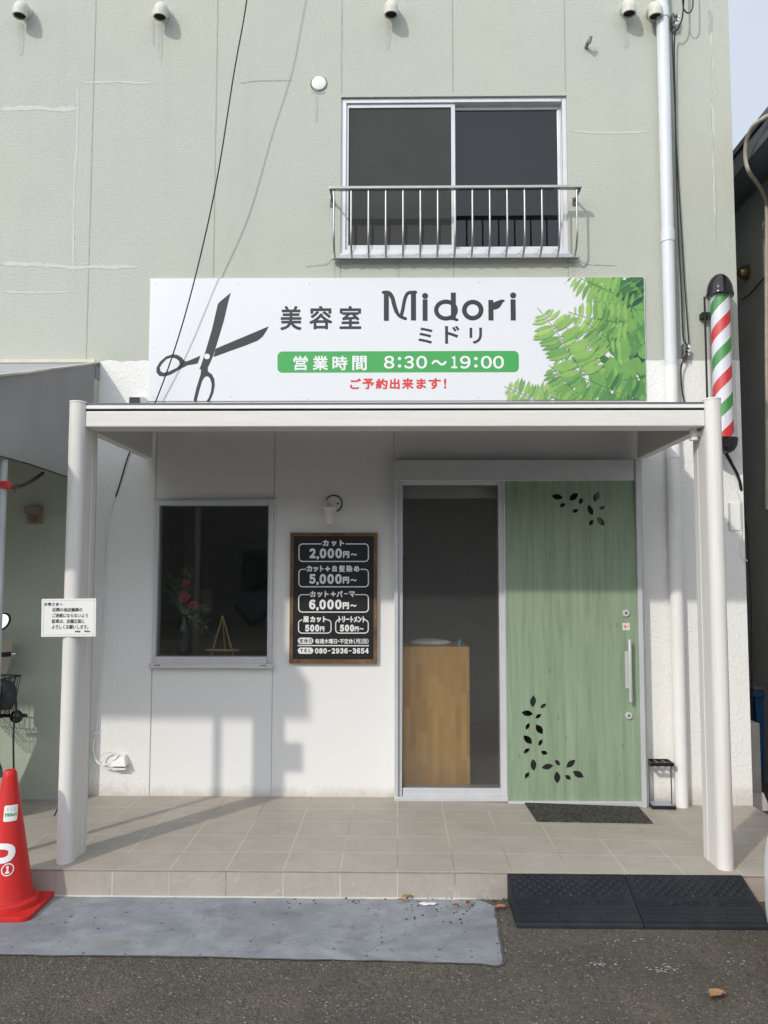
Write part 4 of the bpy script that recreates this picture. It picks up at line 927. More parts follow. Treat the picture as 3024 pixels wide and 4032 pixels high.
g = MB(); g.lathe([(.0, 0), (.092, 0), (.092, -.02)] + [(.090 * math.cos(R_(t)) ** .8 if t < 90 else 0, -.02 - (H - .02) * math.sin(R_(t))) for t in range(4, 91, 8)], (BX, BYp, zb2), n=36); g.build('bottom_dome', M_BLACKG, bp, smooth=40)
g = MB(); g.box(BX - .104, BX - .094, BYp + .02, BYp + .035, zb2 - .02, zt2 + .01)
for z in (zb2 + .1, zt2 - .1): g.box(BX - .094, BX + .02, BYp + .088, WY, z - .02, z + .02)
g.build('wall_bracket', M_BLACK, bp)
for off, rr in ((0, .008), (.012, .006)):
    g = MB(); L = curve([(BX + .01 + off, BYp + .02, zb + .01), P(1578 + off * 300, 1000, Y=1.40), P(1594 + off * 200, 1030, Y=1.45), P(1601 + off * 150, 1060, Y=1.5), P(1608 + off * 100, 1100, Y=1.62), P(1607, 1145, Y=1.7)], 6); g.tube(L, rr, 6); g.build('power_cord', M_BLACK, bp, smooth=60)

# ------------------------------------------------------------------ downpipe, wires, vents
q = P(1476, 1735, Y=1.43); DX = 1.956
dp = thing('rain_downpipe', 'white vertical rain downpipe running down the right of the facade', 'downpipe', (DX, 1.44, -.05))
zc = P(1447, 788, Y=1.40).z
g = MB(); g.tube([(DX, 1.44, zc), (DX, 1.44, 8.2)], .0445, 20); g.build('upper_pipe', M_PIPE_U, dp, smooth=40)
g = MB(); g.tube([(DX, 1.44, -.08), (DX, 1.44, zc)], .0455, 20); g.build('lower_pipe', M_PIPE_L, dp, smooth=40)
for py in (30, 515, 985):
    z = P(1450, py, Y=1.40).z; g = MB(); g.lathe([(.046, .075), (.0495, .07), (.0495, -.01), (.0455, -.012)], (DX, 1.44, z), n=24); g.build('pipe_collar', M_PIPE_U if py < 900 else M_PIPE_L, dp, smooth=30)
VL = ('cream pvc vent elbow at the far top left of the facade', 'cream pvc vent elbow above the left end of the shop sign', 'cream pvc vent elbow above the round vent cap and upper window', 'cream pvc vent elbow just left of the downpipe top', 'cream pvc vent elbow half hidden behind the downpipe top')
for i, (px, py) in enumerate(((43, 22), (346, 25), (845, 20), (1359, 18), (1416, 24))):
    q = P(px, py, Y=1.40); z = q.z; v = thing('vent_elbow', VL[i], 'vent', (q.x, WY, z), 'vent elbows along the top of the wall')
    g = MB(); L = [(q.x, 1.50, z + .045), (q.x, 1.455, z + .045)] + [(q.x, 1.455 - .055 * math.sin(R_(t)), z - .01 + .055 * math.cos(R_(t))) for t in range(15, 91, 15)] + [(q.x, 1.40, z - .045)]
    g.tube(L, .050, 20, cap=False); g.build('elbow', M_VENT, v, smooth=60)
    g = MB(); g.lathe([(.052, .045), (.052, 0), (.043, -.001), (.043, .04), (0, .04)], (q.x, 1.40, z - .045), n=20); g.build('elbow_mouth', [M_VENT], v, smooth=30)
    g = MB(); g.lathe([(0, .012), (.0428, .012)], (q.x, 1.40, z - .045), n=20); g.build('dark_opening', M_DARK, v)
q = P(1266, 103, Y=WY); g = MB(); g.tube([q, (q.x, WY - .05, q.z), (q.x + .012, WY - .075, q.z + .012)], .014, 10); g.tube([(q.x + .008, WY - .07, q.z - .01), (q.x + .018, WY - .085, q.z + .03)], .013, 10)
tag(g.build('pipe_stub', mat('grey_green_metal', (.20, .21, .19), .5), smooth=40, origin=tuple(q)), 'small dark pipe stub on the upper wall right of the window', 'pipe')
q = P(689, 180, Y=WY); vc = thing('round_vent', 'round white vent cap with dark grime below on the upper wall', 'vent', tuple(q))
g = MB(); g.lathe([(0, .016), (.03, .016), (.052, .010), (.056, .0)], q, (0, -1, 0), 24); g.build('cap_disc', M_WHITEP, vc, smooth=40)
g = MB(); g.lathe([(.057, .004), (.064, .002), (.066, 0)], (q.x, WY, q.z - .004), (0, -1, 0), 20); g.build('sealant_ring', mat('grimy_sealant', (.22, .21, .18), .9, var=.4, vscale=30), vc)

def cable(name, pts, r, m, label, cat='cable'):
    g = MB(); L = curve(pts, 8); g.tube(L, r, 7); o = g.build(name, m, smooth=60, origin=tuple(pts[-1])); return tag(o, label, cat)
cable('overhead_cable', [P(585, -560, Y=.94), P(548, -160, Y=1.05), P(533, 0, Y=1.10), P(505, 160, Y=1.16), P(470, 380, Y=1.24), P(430, 565, Y=1.34), P(385, 730, Y=1.40), P(335, 870, Y=1.45), P(300, 935, Y=1.465), P(277, 985, Y=1.478), P(262, 1035, Y=1.486), P(250, 1073, Y=1.49)], .0050, M_BLACK, 'black cable hanging down across the facade in front of the scissors sign')
wc = thing('wall_conduit', 'white painted cable run down the left stucco wall to a loop and outlet box', 'cable', (-2.05, 1.49, .1))
g = MB(); L = curve([P(250, 1073, Y=1.488), P(236, 1120, Y=1.488), P(229, 1250, Y=1.488), P(222, 1400, Y=1.487), P(212, 1530, Y=1.487), P(208, 1585, Y=1.485), P(203, 1600, Y=1.48), P(202, 1625, Y=1.475), P(212, 1648, Y=1.465), P(230, 1652, Y=1.45), P(248, 1640, Y=1.44), P(258, 1629, Y=1.45)], 8); g.tube(L, .0062, 8); g.build('white_cable', M_PIPE_L, wc, smooth=60)
g = MB(); L = [P(236 + 20.5 * math.cos(R_(t)), 1642 - 18 * math.sin(R_(t)), Y=1.452) for t in range(20, 381, 15)]; g.tube(L, .0048, 7); g.build('cable_loop', M_PIPE_L, wc, smooth=60)
g = MB(); q = P(235, 1118, Y=1.49); g.box(q.x - .012, q.x + .012, 1.478, 1.497, q.z - .012, q.z + .012); q = P(208, 1583, Y=1.49); g.box(q.x - .014, q.x + .014, 1.474, 1.497, q.z - .012, q.z + .012); g.build('cable_clip', M_PIPE_L, wc)
a = P(247, 1629, Y=1.49); b = P(270, 1665, Y=1.43)
g = MB(); x0, x1 = a.x, P(273, 1640, Y=1.45).x; zt_, zb_ = a.z, P(260, 1664, Y=1.43).z
g.add([(x0, 1.497, zt_), (x1 - .01, 1.497, zt_), (x0 + .008, 1.45, zt_ - .006), (x1 - .014, 1.45, zt_ - .006), (x0 - .012, 1.497, zb_ + .03), (x1 + .008, 1.497, zb_ + .03), (x0 - .008, 1.425, zb_ + .025), (x1 + .004, 1.425, zb_ + .025)], [(0, 1, 3, 2), (2, 3, 7, 6), (0, 2, 6, 4), (1, 5, 7, 3), (0, 4, 5, 1), (4, 6, 7, 5)])
g.build('outlet_cover', M_WHITEP, wc, bevel=.004)
g = MB(); g.box(x0 + .004, x1 - .006, 1.44, 1.496, zb_ - .002, zb_ + .012); g.build('outlet_base', M_WHITEP, wc, bevel=.002)
cable('vertical_wire', [P(1478, -120, Y=1.38), P(1476, 20, Y=1.38), P(1466, 60, Y=1.41), P(1457, 85, Y=1.44), P(1459, 250, Y=1.46), P(1464, 460, Y=1.46), P(1472, 640, Y=1.46), P(1476, 728, Y=1.46), P(1484, 745, Y=1.45), P(1484, 760, Y=1.44), P(1475, 780, Y=1.44), P(1471, 800, Y=1.45), P(1473, 840, Y=1.46), P(1478, 868, Y=1.46), P(1481, 885, Y=1.46)], .0058, M_BLACK, 'thicker black wire running down right beside the white downpipe to the canopy')
cable('thin_wire', [P(1452, 70, Y=1.46), P(1453, 110, Y=1.47), P(1462, 330, Y=1.475), P(1472, 500, Y=1.475), P(1479, 620, Y=1.475), P(1487, 728, Y=1.475), P(1488, 742, Y=1.48)], .0042, M_BLACK, 'thinner dark wire beside the thicker wire, ending at the insulator clamp')
cable('wire_loop', [P(1472, -60, Y=1.36), P(1475, 8, Y=1.36), P(1480, 24, Y=1.36), P(1488, 28, Y=1.36), P(1495, 20, Y=1.36), P(1497, 0, Y=1.36), P(1496, -60, Y=1.36)], .0052, M_BLACK, 'loop of spare black wire hanging at the top right of the wall')
for lab, pos in (('cluster of small white insulators and bent wires beside the downpipe top', (1458, 40)), ('wire clamp with small white insulators at the edge of the white paint', (1482, 755))):
    q = P(*pos, Y=1.44); t = thing('wire_clamp', lab, 'wire clamp', (q.x, WY, q.z), 'wire clamps beside the downpipe')
    g = MB(); g.box(q.x - .016, q.x - .006, 1.44, 1.5, q.z - .05, q.z + .045); g.box(q.x - .006, q.x + .018, 1.47, 1.497, q.z - .075, q.z - .045); g.build('bracket', mat('dull_galvanised', (.24, .24, .23), .5, .4), t)
    for k in range(3):
        g = MB(); g.lathe([(0, .018), (.010, .018), (.013, .012), (.009, .008), (.013, .004), (.012, -.01), (0, -.01)], (q.x + .022 - .006 * k, 1.455, q.z + .02 - .027 * k), (.3, -1, 0), 12); g.build('insulator', M_WHITEP, t, smooth=40)
    g = MB()
    for k in range(5):
        L = curve([Vector((q.x + jit(.02), 1.45 + jit(.02), q.z + jit(.05))) for _ in range(4)], 5); g.tube(L, .0026, 5)
    g.build('loose_wires', M_BLACK, t)
for px, py in ((1576, 1088),):
    a = P(1574, 1086, Y=WY); b = P(1599, 1146, Y=WY); t = thing('wall_plate', 'clear mounting plate on the white wall under the barber pole', 'wall plate', (a.x, WY, b.z))
    g = MB(); g.box(a.x, b.x, 1.487, 1.495, b.z, a.z); g.build('plate', M_PIPE_L, t, bevel=.003)
    for cx in (a.x - .004, b.x + .004):
        g = MB(); g.box(cx - .004, cx + .004, 1.478, 1.4955, b.z + .004, a.z - .004); g.build('edge_strip', mat('grey_clear_edge', (.50, .51, .52), .3), t)
cable('white_wall_cable', [P(1592, 1060, Y=1.47), P(1601, 1090, Y=1.485), P(1602, 1150, Y=1.485), P(1601, 1190, Y=1.485), P(1606, 1204, Y=1.48), P(1614, 1212, Y=1.50)], .0050, M_PIPE_L, 'thin white cord running down the white wall edge beside the clear plate')
a = P(285, 853, Y=1.5); b = P(311, 876, Y=1.45); t = thing('sensor_box', 'small white wedge shaped box on the wall at the sign lower left corner', 'sensor', (a.x, WY, b.z))
x0, x1, z0_, z1_ = P(292, 860, Y=1.45).x, P(311, 860, Y=1.45).x, P(300, 876, Y=1.45).z, P(300, 855, Y=1.45).z
g = MB(); g.add([(x0, 1.497, z1_), (x1, 1.497, z1_), (x0, 1.41, z1_ - .012), (x1 - .01, 1.41, z1_ - .012), (x0, 1.497, z0_), (x1 + .01, 1.497, z0_), (x0 - .02, 1.40, z0_), (x1 - .006, 1.40, z0_)], [(0, 1, 3, 2), (2, 3, 7, 6), (0, 2, 6, 4), (1, 5, 7, 3), (0, 4, 5, 1), (4, 6, 7, 5)]); g.build('casing', M_WHITEP, t, bevel=.003)
g = MB(); g.box(x0 - .024, x1 - .012, 1.390, 1.401, z0_ + .002, z1_ - .022); g.build('lens', M_BLACKG, t)
a = P(62, 1093, Y=1.385); b = P(93, 1131, Y=1.385); t = thing('old_outlet_box', 'old beige plastic outlet box on the sage wall under the awning', 'outlet box', (a.x, 1.385, b.z))
g = MB(); g.box(a.x, b.x, 1.365, 1.384, b.z, a.z); g.box(a.x - .006, b.x - .006, 1.315, 1.365, (a.z + b.z) / 2 + .004, a.z - .004); g.build('box_lid', M_BEIGEBOX, t, bevel=.004)
g = MB(); g.lathe([(0, .012), (.018, .012), (.02, 0)], ((a.x + b.x) / 2, 1.365, b.z + .03), (0, -1, 0), 14); g.build('socket', mat('brown_socket', (.16, .12, .09), .7), t)

# ------------------------------------------------------------------ window railing
RY = 1.33
rl = thing('window_railing', 'stainless steel window railing with bars bowed in at the bottom', 'railing', (.42, WY, 3.85))
a = P(711, 409, Y=RY); b = P(1256, 404, Y=RY); zt_ = (a.z + b.z) / 2; x0, x1 = a.x, b.x
g = MB(); g.box(x0, x1, RY - .022, RY + .022, zt_ - .010, zt_ + .012); g.build('top_rail', M_STEEL, rl, bevel=.004)
zb_ = P(980, 556, Y=1.44).z
xa, xb = P(717, 556, Y=1.44).x, P(1250, 556, Y=1.44).x
g = MB(); g.box(xa, xb, 1.43, 1.47, zb_ - .008, zb_ + .004); g.box(xa, xb, 1.466, 1.472, zb_ + .004, zb_ + .035); g.build('bottom_rail', M_STEEL, rl, bevel=.002)
for k in range(15):
    xx = x0 + .035 + (x1 - x0 - .07) * k / 14
    L = [(xx, RY, zt_ - .01), (xx, RY, zt_ - .30)] + [(xx, RY + .112 * (1 - math.cos(R_(t))), zt_ - .30 - (zt_ - .30 - zb_ - .004) * math.sin(R_(t))) for t in range(12, 85, 12)] + [(xx, 1.447, zb_ + .002)]
    g = MB(); g.tube(L, .0075, 10); g.build('bar', M_STEEL, rl, smooth=60)
for xx in (x0 + .012, x1 - .012):
    g = MB(); g.box(xx - .006, xx + .006, RY, WY, zt_ - .022, zt_ - .010); g.box(xx - .018, xx + .018, WY - .006, WY, zt_ - .06, zt_ + .0); g.build('rail_bracket', mat('dark_bracket', (.12, .12, .11), .5, .5), rl)
for px in (760, 872, 975, 1015, 1120, 1232):
    xx = P(px, 550, Y=1.465).x; g = MB(); g.box(xx - .008, xx + .008, 1.4640, 1.467, zb_ + .012, zb_ + .021); g.build('drain_hole', M_WHITEP, rl)

# ------------------------------------------------------------------ neighbour's awning
AXs = -2.19
aw = thing('fabric_awning', 'grey fabric awning with a hanging side panel over the neighbouring shop', 'awning', (-4.4, .4, 2.19))
yF, zF0, zF1, zW = -.78, 2.195, 2.415, 3.09
g = MB(); n = 14
tp = [(AXs + .006 * math.sin(k * 1.1), 1.495 + (yF - 1.495) * k / n, zW + (zF1 - zW) * k / n - .012 * math.sin(math.pi * k / n)) for k in range(n + 1)]
bt = [(AXs + .006 * math.sin(k * .8 + 1), 1.38 + (yF - 1.38) * k / n, zF0 - .004 * math.sin(math.pi * k / n * 3)) for k in range(n + 1)]
rows = [[tuple(Vector(a).lerp(Vector(b), r / 6) + Vector((.012 * math.sin(r * .9 + k * .35), 0, 0))) for k, (a, b) in enumerate(zip(tp, bt))] for r in range(7)]
g.add([p for r in rows for p in r], [(r * (n + 1) + k, r * (n + 1) + k + 1, (r + 1) * (n + 1) + k + 1, (r + 1) * (n + 1) + k) for r in range(6) for k in range(n)]); g.build('side_panel', M_SIDEF, aw, smooth=60, recalc=False)
g = MB(); g.add([(AXs + .02, 1.495, zW), (-7.1, 1.495, zW), (-7.1, yF, zF1), (AXs + .02, yF, zF1)], [(0, 1, 2, 3)]); g.build('top_fabric', M_GREYF, aw, recalc=False)
g = MB(); g.add([(AXs + .01, yF, zF1), (-7.1, yF, zF1), (-7.1, yF - .01, zF0), (AXs + .01, yF - .01, zF0)], [(0, 1, 2, 3)]); g.build('front_valance', M_GREYF, aw, recalc=False)
g = MB(); g.tube([(p[0] + .008, p[1], p[2] + .006) for p in tp], .009, 8); g.build('hem', M_CREAM, aw, smooth=60)
g = MB(); g.tube([(AXs + .01, p[1], p[2]) for p in bt], .005, 6); g.build('bottom_cord', M_BLACK, aw)
for yy in (1.47, 1.44): 
    g = MB(); g.tube([(AXs + .012, yy, 2.2), (AXs + .012, yy, zW - .04)], .006, 6); g.build('edge_cord', M_GREYF, aw)
g = MB(); g.tube([(-2.213, .12, -.02), (-2.213, .12, 2.195)], .026, 14); g.build('pole', mat('pale_grey_pole', (.50, .53, .52), .45, .2), aw, smooth=40)
g = MB(); z = P(5, 1048, Y=.12).z; g.box(-2.26, -2.17, .09, .15, z - .02, z + .02); g.tube([(-2.16, .12, z - .01), (-2.10, .13, z - .015)], .004, 6, 1); g.tube([(-2.135, .12, z - .01), (-2.135, .12, z - .045)], .004, 6, 1); g.build('red_clamp', [M_RED, M_DGREEN], aw, bevel=.004)
g = MB(); g.tube(curve([P(14, 1054, Y=.14), P(45, 1049, Y=.3), P(70, 1038, Y=.5), P(93, 1022, Y=.72)], 6), .011, 8); g.build('hose', M_BLACK, aw, smooth=60)

# ------------------------------------------------------------------ right neighbour
XE = 2.74
nb = thing('dark_neighbour_house', 'dark grey neighbouring house with a navy eave at the right edge', 'house', (4.6, 5, GZ))
ze = P(1622, 283, X=XE).z; zl = P(1622, 340, X=XE).z
g = MB(); g.box(3.02, 8.0, -2.0, 12.0, GZ, zl + .3); g.build('house_wall', M_NB, nb)
g = MB(); g.box(XE, 8.2, -2.4, 12.4, zl, ze - .055); g.build('eave_box', M_NBF, nb)
g = MB(); g.box(XE - .02, 8.2, -2.4, 12.4, ze - .045, ze); g.box(XE - .012, XE - .0005, -2.4, 12.4, zl - .01, zl + .045); g.build('eave_trim', M_NBF, nb)
g = MB(); g.box(XE - .008, XE + .1, -2.4, 12.4, ze - .0549, ze - .0451); g.build('eave_groove', M_DARK, nb)
cable('roof_conduit', [P(1662, 248, X=2.72), P(1646, 258, X=2.69), P(1626, 274, X=2.66), P(1613, 305, X=2.66), P(1610, 340, X=2.67), P(1618, 372, X=2.70), P(1636, 397, X=2.85), P(1650, 422, X=2.95), P(1656, 450, X=2.98), P(1656, 560, X=2.98), P(1656, 800, X=2.98), P(1657, 1100, X=2.98)], .016, M_ROPE, 'thick beige conduit looping over the navy eave of the dark house')
q = P(1610, 588, X=3.0); t = thing('dome_wall_light', 'small brass dome light on the dark neighbouring wall', 'wall light', tuple(q))
g = MB(); g.lathe([(.0, .10), (.03, .095), (.05, .07), (.06, .04), (.06, .0)], (3.02, q.y, q.z), (-1, -.35, -.2), 20); g.build('dome', M_BRASS, t, smooth=40)
g = MB(); g.box(3.0, 3.02, q.y - .05, q.y + .05, q.z - .05, q.z + .05); g.build('base', M_BRASS, t)
cable('thin_house_wire', [P(1602, 648, X=3.0), P(1620, 635, X=3.0), P(1640, 612, X=3.0), P(1662, 590, X=3.0)], .006, M_BLACK, 'thin black wire strung along the dark house wall under the dome light')
cable('alley_cable', [P(1606, 1100, Y=1.66), P(1614, 1150, Y=1.8), P(1617, 1200, Y=1.9), P(1622, 1300, Y=2.0), P(1624, 1500, Y=2.0), P(1622, 1700, Y=2.0)], .005, M_BLACK, 'black cable hanging down in the dark gap beside the white wall')
q = P(1645, 1600, Y=2.6); t = thing('blue_bin', 'blue plastic bin with a grey lid in the gap between the houses', 'bin', (2.84, 2.75, GZ))
zt_ = P(1640, 1492, Y=2.6).z; g = MB(); x0 = P(1628, 1500, Y=2.6).x
g.add([(x0 + .06, 2.62, GZ), (x0 + .40, 2.62, GZ), (x0 + .40, 2.98, GZ), (x0 + .06, 2.98, GZ), (x0, 2.58, zt_), (x0 + .46, 2.58, zt_), (x0 + .46, 3.02, zt_), (x0, 3.02, zt_)], [(0, 3, 2, 1), (0, 1, 5, 4), (1, 2, 6, 5), (2, 3, 7, 6), (3, 0, 4, 7)]); g.box(x0 - .02, x0 + .48, 2.56, 3.04, zt_ - .05, zt_); g.build('bin_body', M_BLUE, t, bevel=.01)
g = MB(); g.box(x0 - .01, x0 + .47, 2.57, 3.03, zt_ + .001, zt_ + .035); g.build('lid', mat('grey_lid', (.16, .18, .20), .6), t, bevel=.012)
a = P(1628, 1560, Y=1.75); x1 = P(1643, 1600, Y=1.75).x
t = thing('outdoor_unit', 'beige air conditioner outdoor unit standing tight against the side wall', 'air conditioner', (2.55, 2.05, GZ))
zt_ = P(1635, 1562, Y=1.75).z; zb_ = P(1640, 1712, Y=1.75).z
g = MB(); g.box(2.475, x1, 1.75, 2.5, zb_, zt_); g.build('casing', M_AC, t, bevel=.01)
g = MB(); g.lathe([(.24, 0), (.23, .025), (.0, .03)], (x1, 2.1, (zb_ + zt_) / 2), (1, 0, 0), 30); g.build('fan_guard', mat('fan_grille', (.5, .48, .44), .5), t, smooth=30)
for yy in (1.74, 2.36):
    g = MB(); g.add([(2.47, yy, zb_), (x1 + .005, yy, zb_), (x1 + .05, yy - .01, GZ), (2.47, yy - .01, GZ), (2.47, yy + .14, zb_), (x1 + .005, yy + .14, zb_), (x1 + .05, yy + .15, GZ), (2.47, yy + .15, GZ)], [(0, 1, 2, 3), (4, 7, 6, 5), (0, 4, 5, 1), (1, 5, 6, 2), (3, 2, 6, 7), (0, 3, 7, 4)]); g.build('foot', mat('pale_plastic_foot', (.5, .48, .44), .7), t)

# ------------------------------------------------------------------ things on the step
a = P(1130, 1732, Z=-.01); b = P(1410, 1778, Z=-.01)
pts = [P(1160, 1776, Z=-.008), P(1410, 1778, Z=-.018), P(1372, 1736, Z=-.03), P(1130, 1732, Z=-.012)]
g = MB(); q = [(p.x, p.y, dip(p.x, p.y)) for p in pts]
NS = 8; up = []; lo = []
for j in range(3):
    for i in range(NS + 1):
        A_ = Vector(q[0]).lerp(Vector(q[1]), i / NS); B_ = Vector(q[3]).lerp(Vector(q[2]), i / NS); v = A_.lerp(B_, j / 2); v.z = dip(v.x, v.y); up.append((v.x, v.y, v.z + .009)); lo.append((v.x, v.y, v.z + .001))
g.add(up, [(j * 9 + i, j * 9 + i + 1, (j + 1) * 9 + i + 1, (j + 1) * 9 + i) for j in range(2) for i in range(8)])
per = [i for i in range(9)] + [9 + 8, 18 + 8] + [18 + i for i in range(7, -1, -1)] + [9]
g.add([up[i] for i in per] + [lo[i] for i in per], [(i, i + len(per), (i + 1) % len(per) + len(per), (i + 1) % len(per)) for i in range(len(per))])
tag(g.build('doormat', M_MAT, origin=((q[0][0] + q[1][0]) / 2, 1.12, -.01)), 'dark textured rubber doormat lying in front of the green sliding door', 'doormat')

us = thing('umbrella_stand', 'low black umbrella stand with a grid top beside the door frame', 'umbrella stand', (1.80, 1.40, -.03))
x0, x1 = 1.722, 1.882; y0, y1 = 1.345, 1.478; zt_ = .265; zf = dip(1.8, 1.4)
def grid_frame(z0, z1, m, nm, tk=.012):
    g = MB(); g.box(x0, x1, y0, y0 + .01, z0, z1); g.box(x0, x1, y1 - .01, y1, z0, z1); g.box(x0, x0 + .01, y0 + .01, y1 - .01, z0, z1); g.box(x1 - .01, x1, y0 + .01, y1 - .01, z0, z1)
    for k in (1, 2): xx = x0 + (x1 - x0) * k / 3; g.box(xx - .004, xx + .004, y0 + .01, y1 - .01, z0 + .002, z1 - .002)
    g.box(x0 + .01, x1 - .01, (y0 + y1) / 2 - .004, (y0 + y1) / 2 + .004, z0 + .003, z1 - .003)
    return g.build(nm, m, us)
grid_frame(zt_ - .012, zt_ + .012, M_BLACKG, 'top_grid'); 
g = MB(); g.box(x0 + .004, x1 + .006, y0, y1, zf, zf + .024); g.build('base_tray', M_BLACKG, us, bevel=.002)
g = MB(); g.box(x0 + .012, x1 - .006, y0 + .012, y1 - .012, zf + .0242, zf + .028); g.build('tray_liner', mat('grey_liner', (.35, .40, .46), .3), us)
for xx, yy in ((x1 - .014, y0 + .03), (x0 + .014, y1 - .03)):
    g = MB(); g.tube([(xx, yy, zf + .02), (xx, yy, zt_ - .012)], .0045, 8); g.build('rod', M_DGREEN, us)

# ------------------------------------------------------------------ ramps
RL = ('black rubber kerb ramp, the left one of the touching pair', 'black rubber kerb ramp, the right one beside the white car')
for i, (xa, xb) in enumerate(((.572, 1.178), (1.181, 1.786))):
    yt, yb_, zt_, zb_ = -.006, -.362, -.004, -.118
    rp = thing('kerb_ramp', RL[i], 'ramp', ((xa + xb) / 2, -.18, GZ), 'rubber kerb ramps in front of the step')
    def zr(y): return zb_ + (zt_ - zb_) * (y - yb_) / (yt - yb_)
    g = MB(); pr = [(yt, zt_), (yt - .012, zt_), (yb_ + .006, zb_ + .001), (yb_, zb_ - .004), (yb_ - .003, GZ), (yt, GZ)]
    n = len(pr); g.add([(x, p[0], p[1]) for x in (xa, xb) for p in pr], [(k, n + k, n + (k + 1) % n, (k + 1) % n) for k in range(n)] + [tuple(range(n)), tuple(reversed(range(n, 2 * n)))])
    g.build('ramp_body', M_RAMP, rp, bevel=.004)
    sl = Vector((0, yt - yb_, zt_ - zb_)).normalized(); nr = Vector((0, -sl.z, sl.y))
    g = MB()
    for r in range(6):
        for k in range(11 if r % 2 else 12):
            y_ = yt - .03 - r * .0235; x_ = xa + .034 + (.024 if r % 2 else 0) + k * .0485
            if x_ < xb - .02: g.lathe([(.0160, -.001), (.0150, .004), (.0115, .0068), (0, .0074)], (x_, y_, zr(y_)), nr, 12)
    o = g.build('grip_studs', M_RAMP, rp, smooth=40); o['kind'] = 'stuff'
    g = MB()
    for y_ in (-.262, -.288, -.345): g.obox(((xa + xb) / 2, y_, zr(y_)), (1, 0, 0), sl, nr, .295, .0014, .0016)
    for xs_ in (xa + .075, xb - .085):
        for y_ in (-.195, -.212, -.23): g.obox((xs_, y_, zr(y_)), (1, 0, 0), sl, nr, .062, .0035, .003)
    g.build('ridge', M_RAMP, rp)
    g = MB(); tb = MB(); bw = .30; text(tb, 'SAFETY UP', (0, 0, bw, .036), 0, .0022)
    xc = (xa + xb) / 2 - bw / 2 + .005; base = Vector((xc, -.235, zr(-.235)))
    g.add([base + Vector((v[0], 0, 0)) + sl * v[2] + nr * (-v[1] * 6 + .0022) for v in tb.v], tb.f); g.build('embossed_lettering', M_RAMP, rp, recalc=False)
    for xs_ in (xa + .21, xa + .41):
        g = MB(); g.lathe([(.0, .002), (.006, .002), (.007, 0)], (xs_, -.318, zr(-.318)), nr, 10); g.build('bolt_hole', M_DARK, rp)
    g = MB(); g.lathe([(.0, .004), (.005, .003), (.006, 0)], (xa + .30, -.166, zr(-.166)), nr, 10); g.build('bolt_head', M_STEEL, rp)

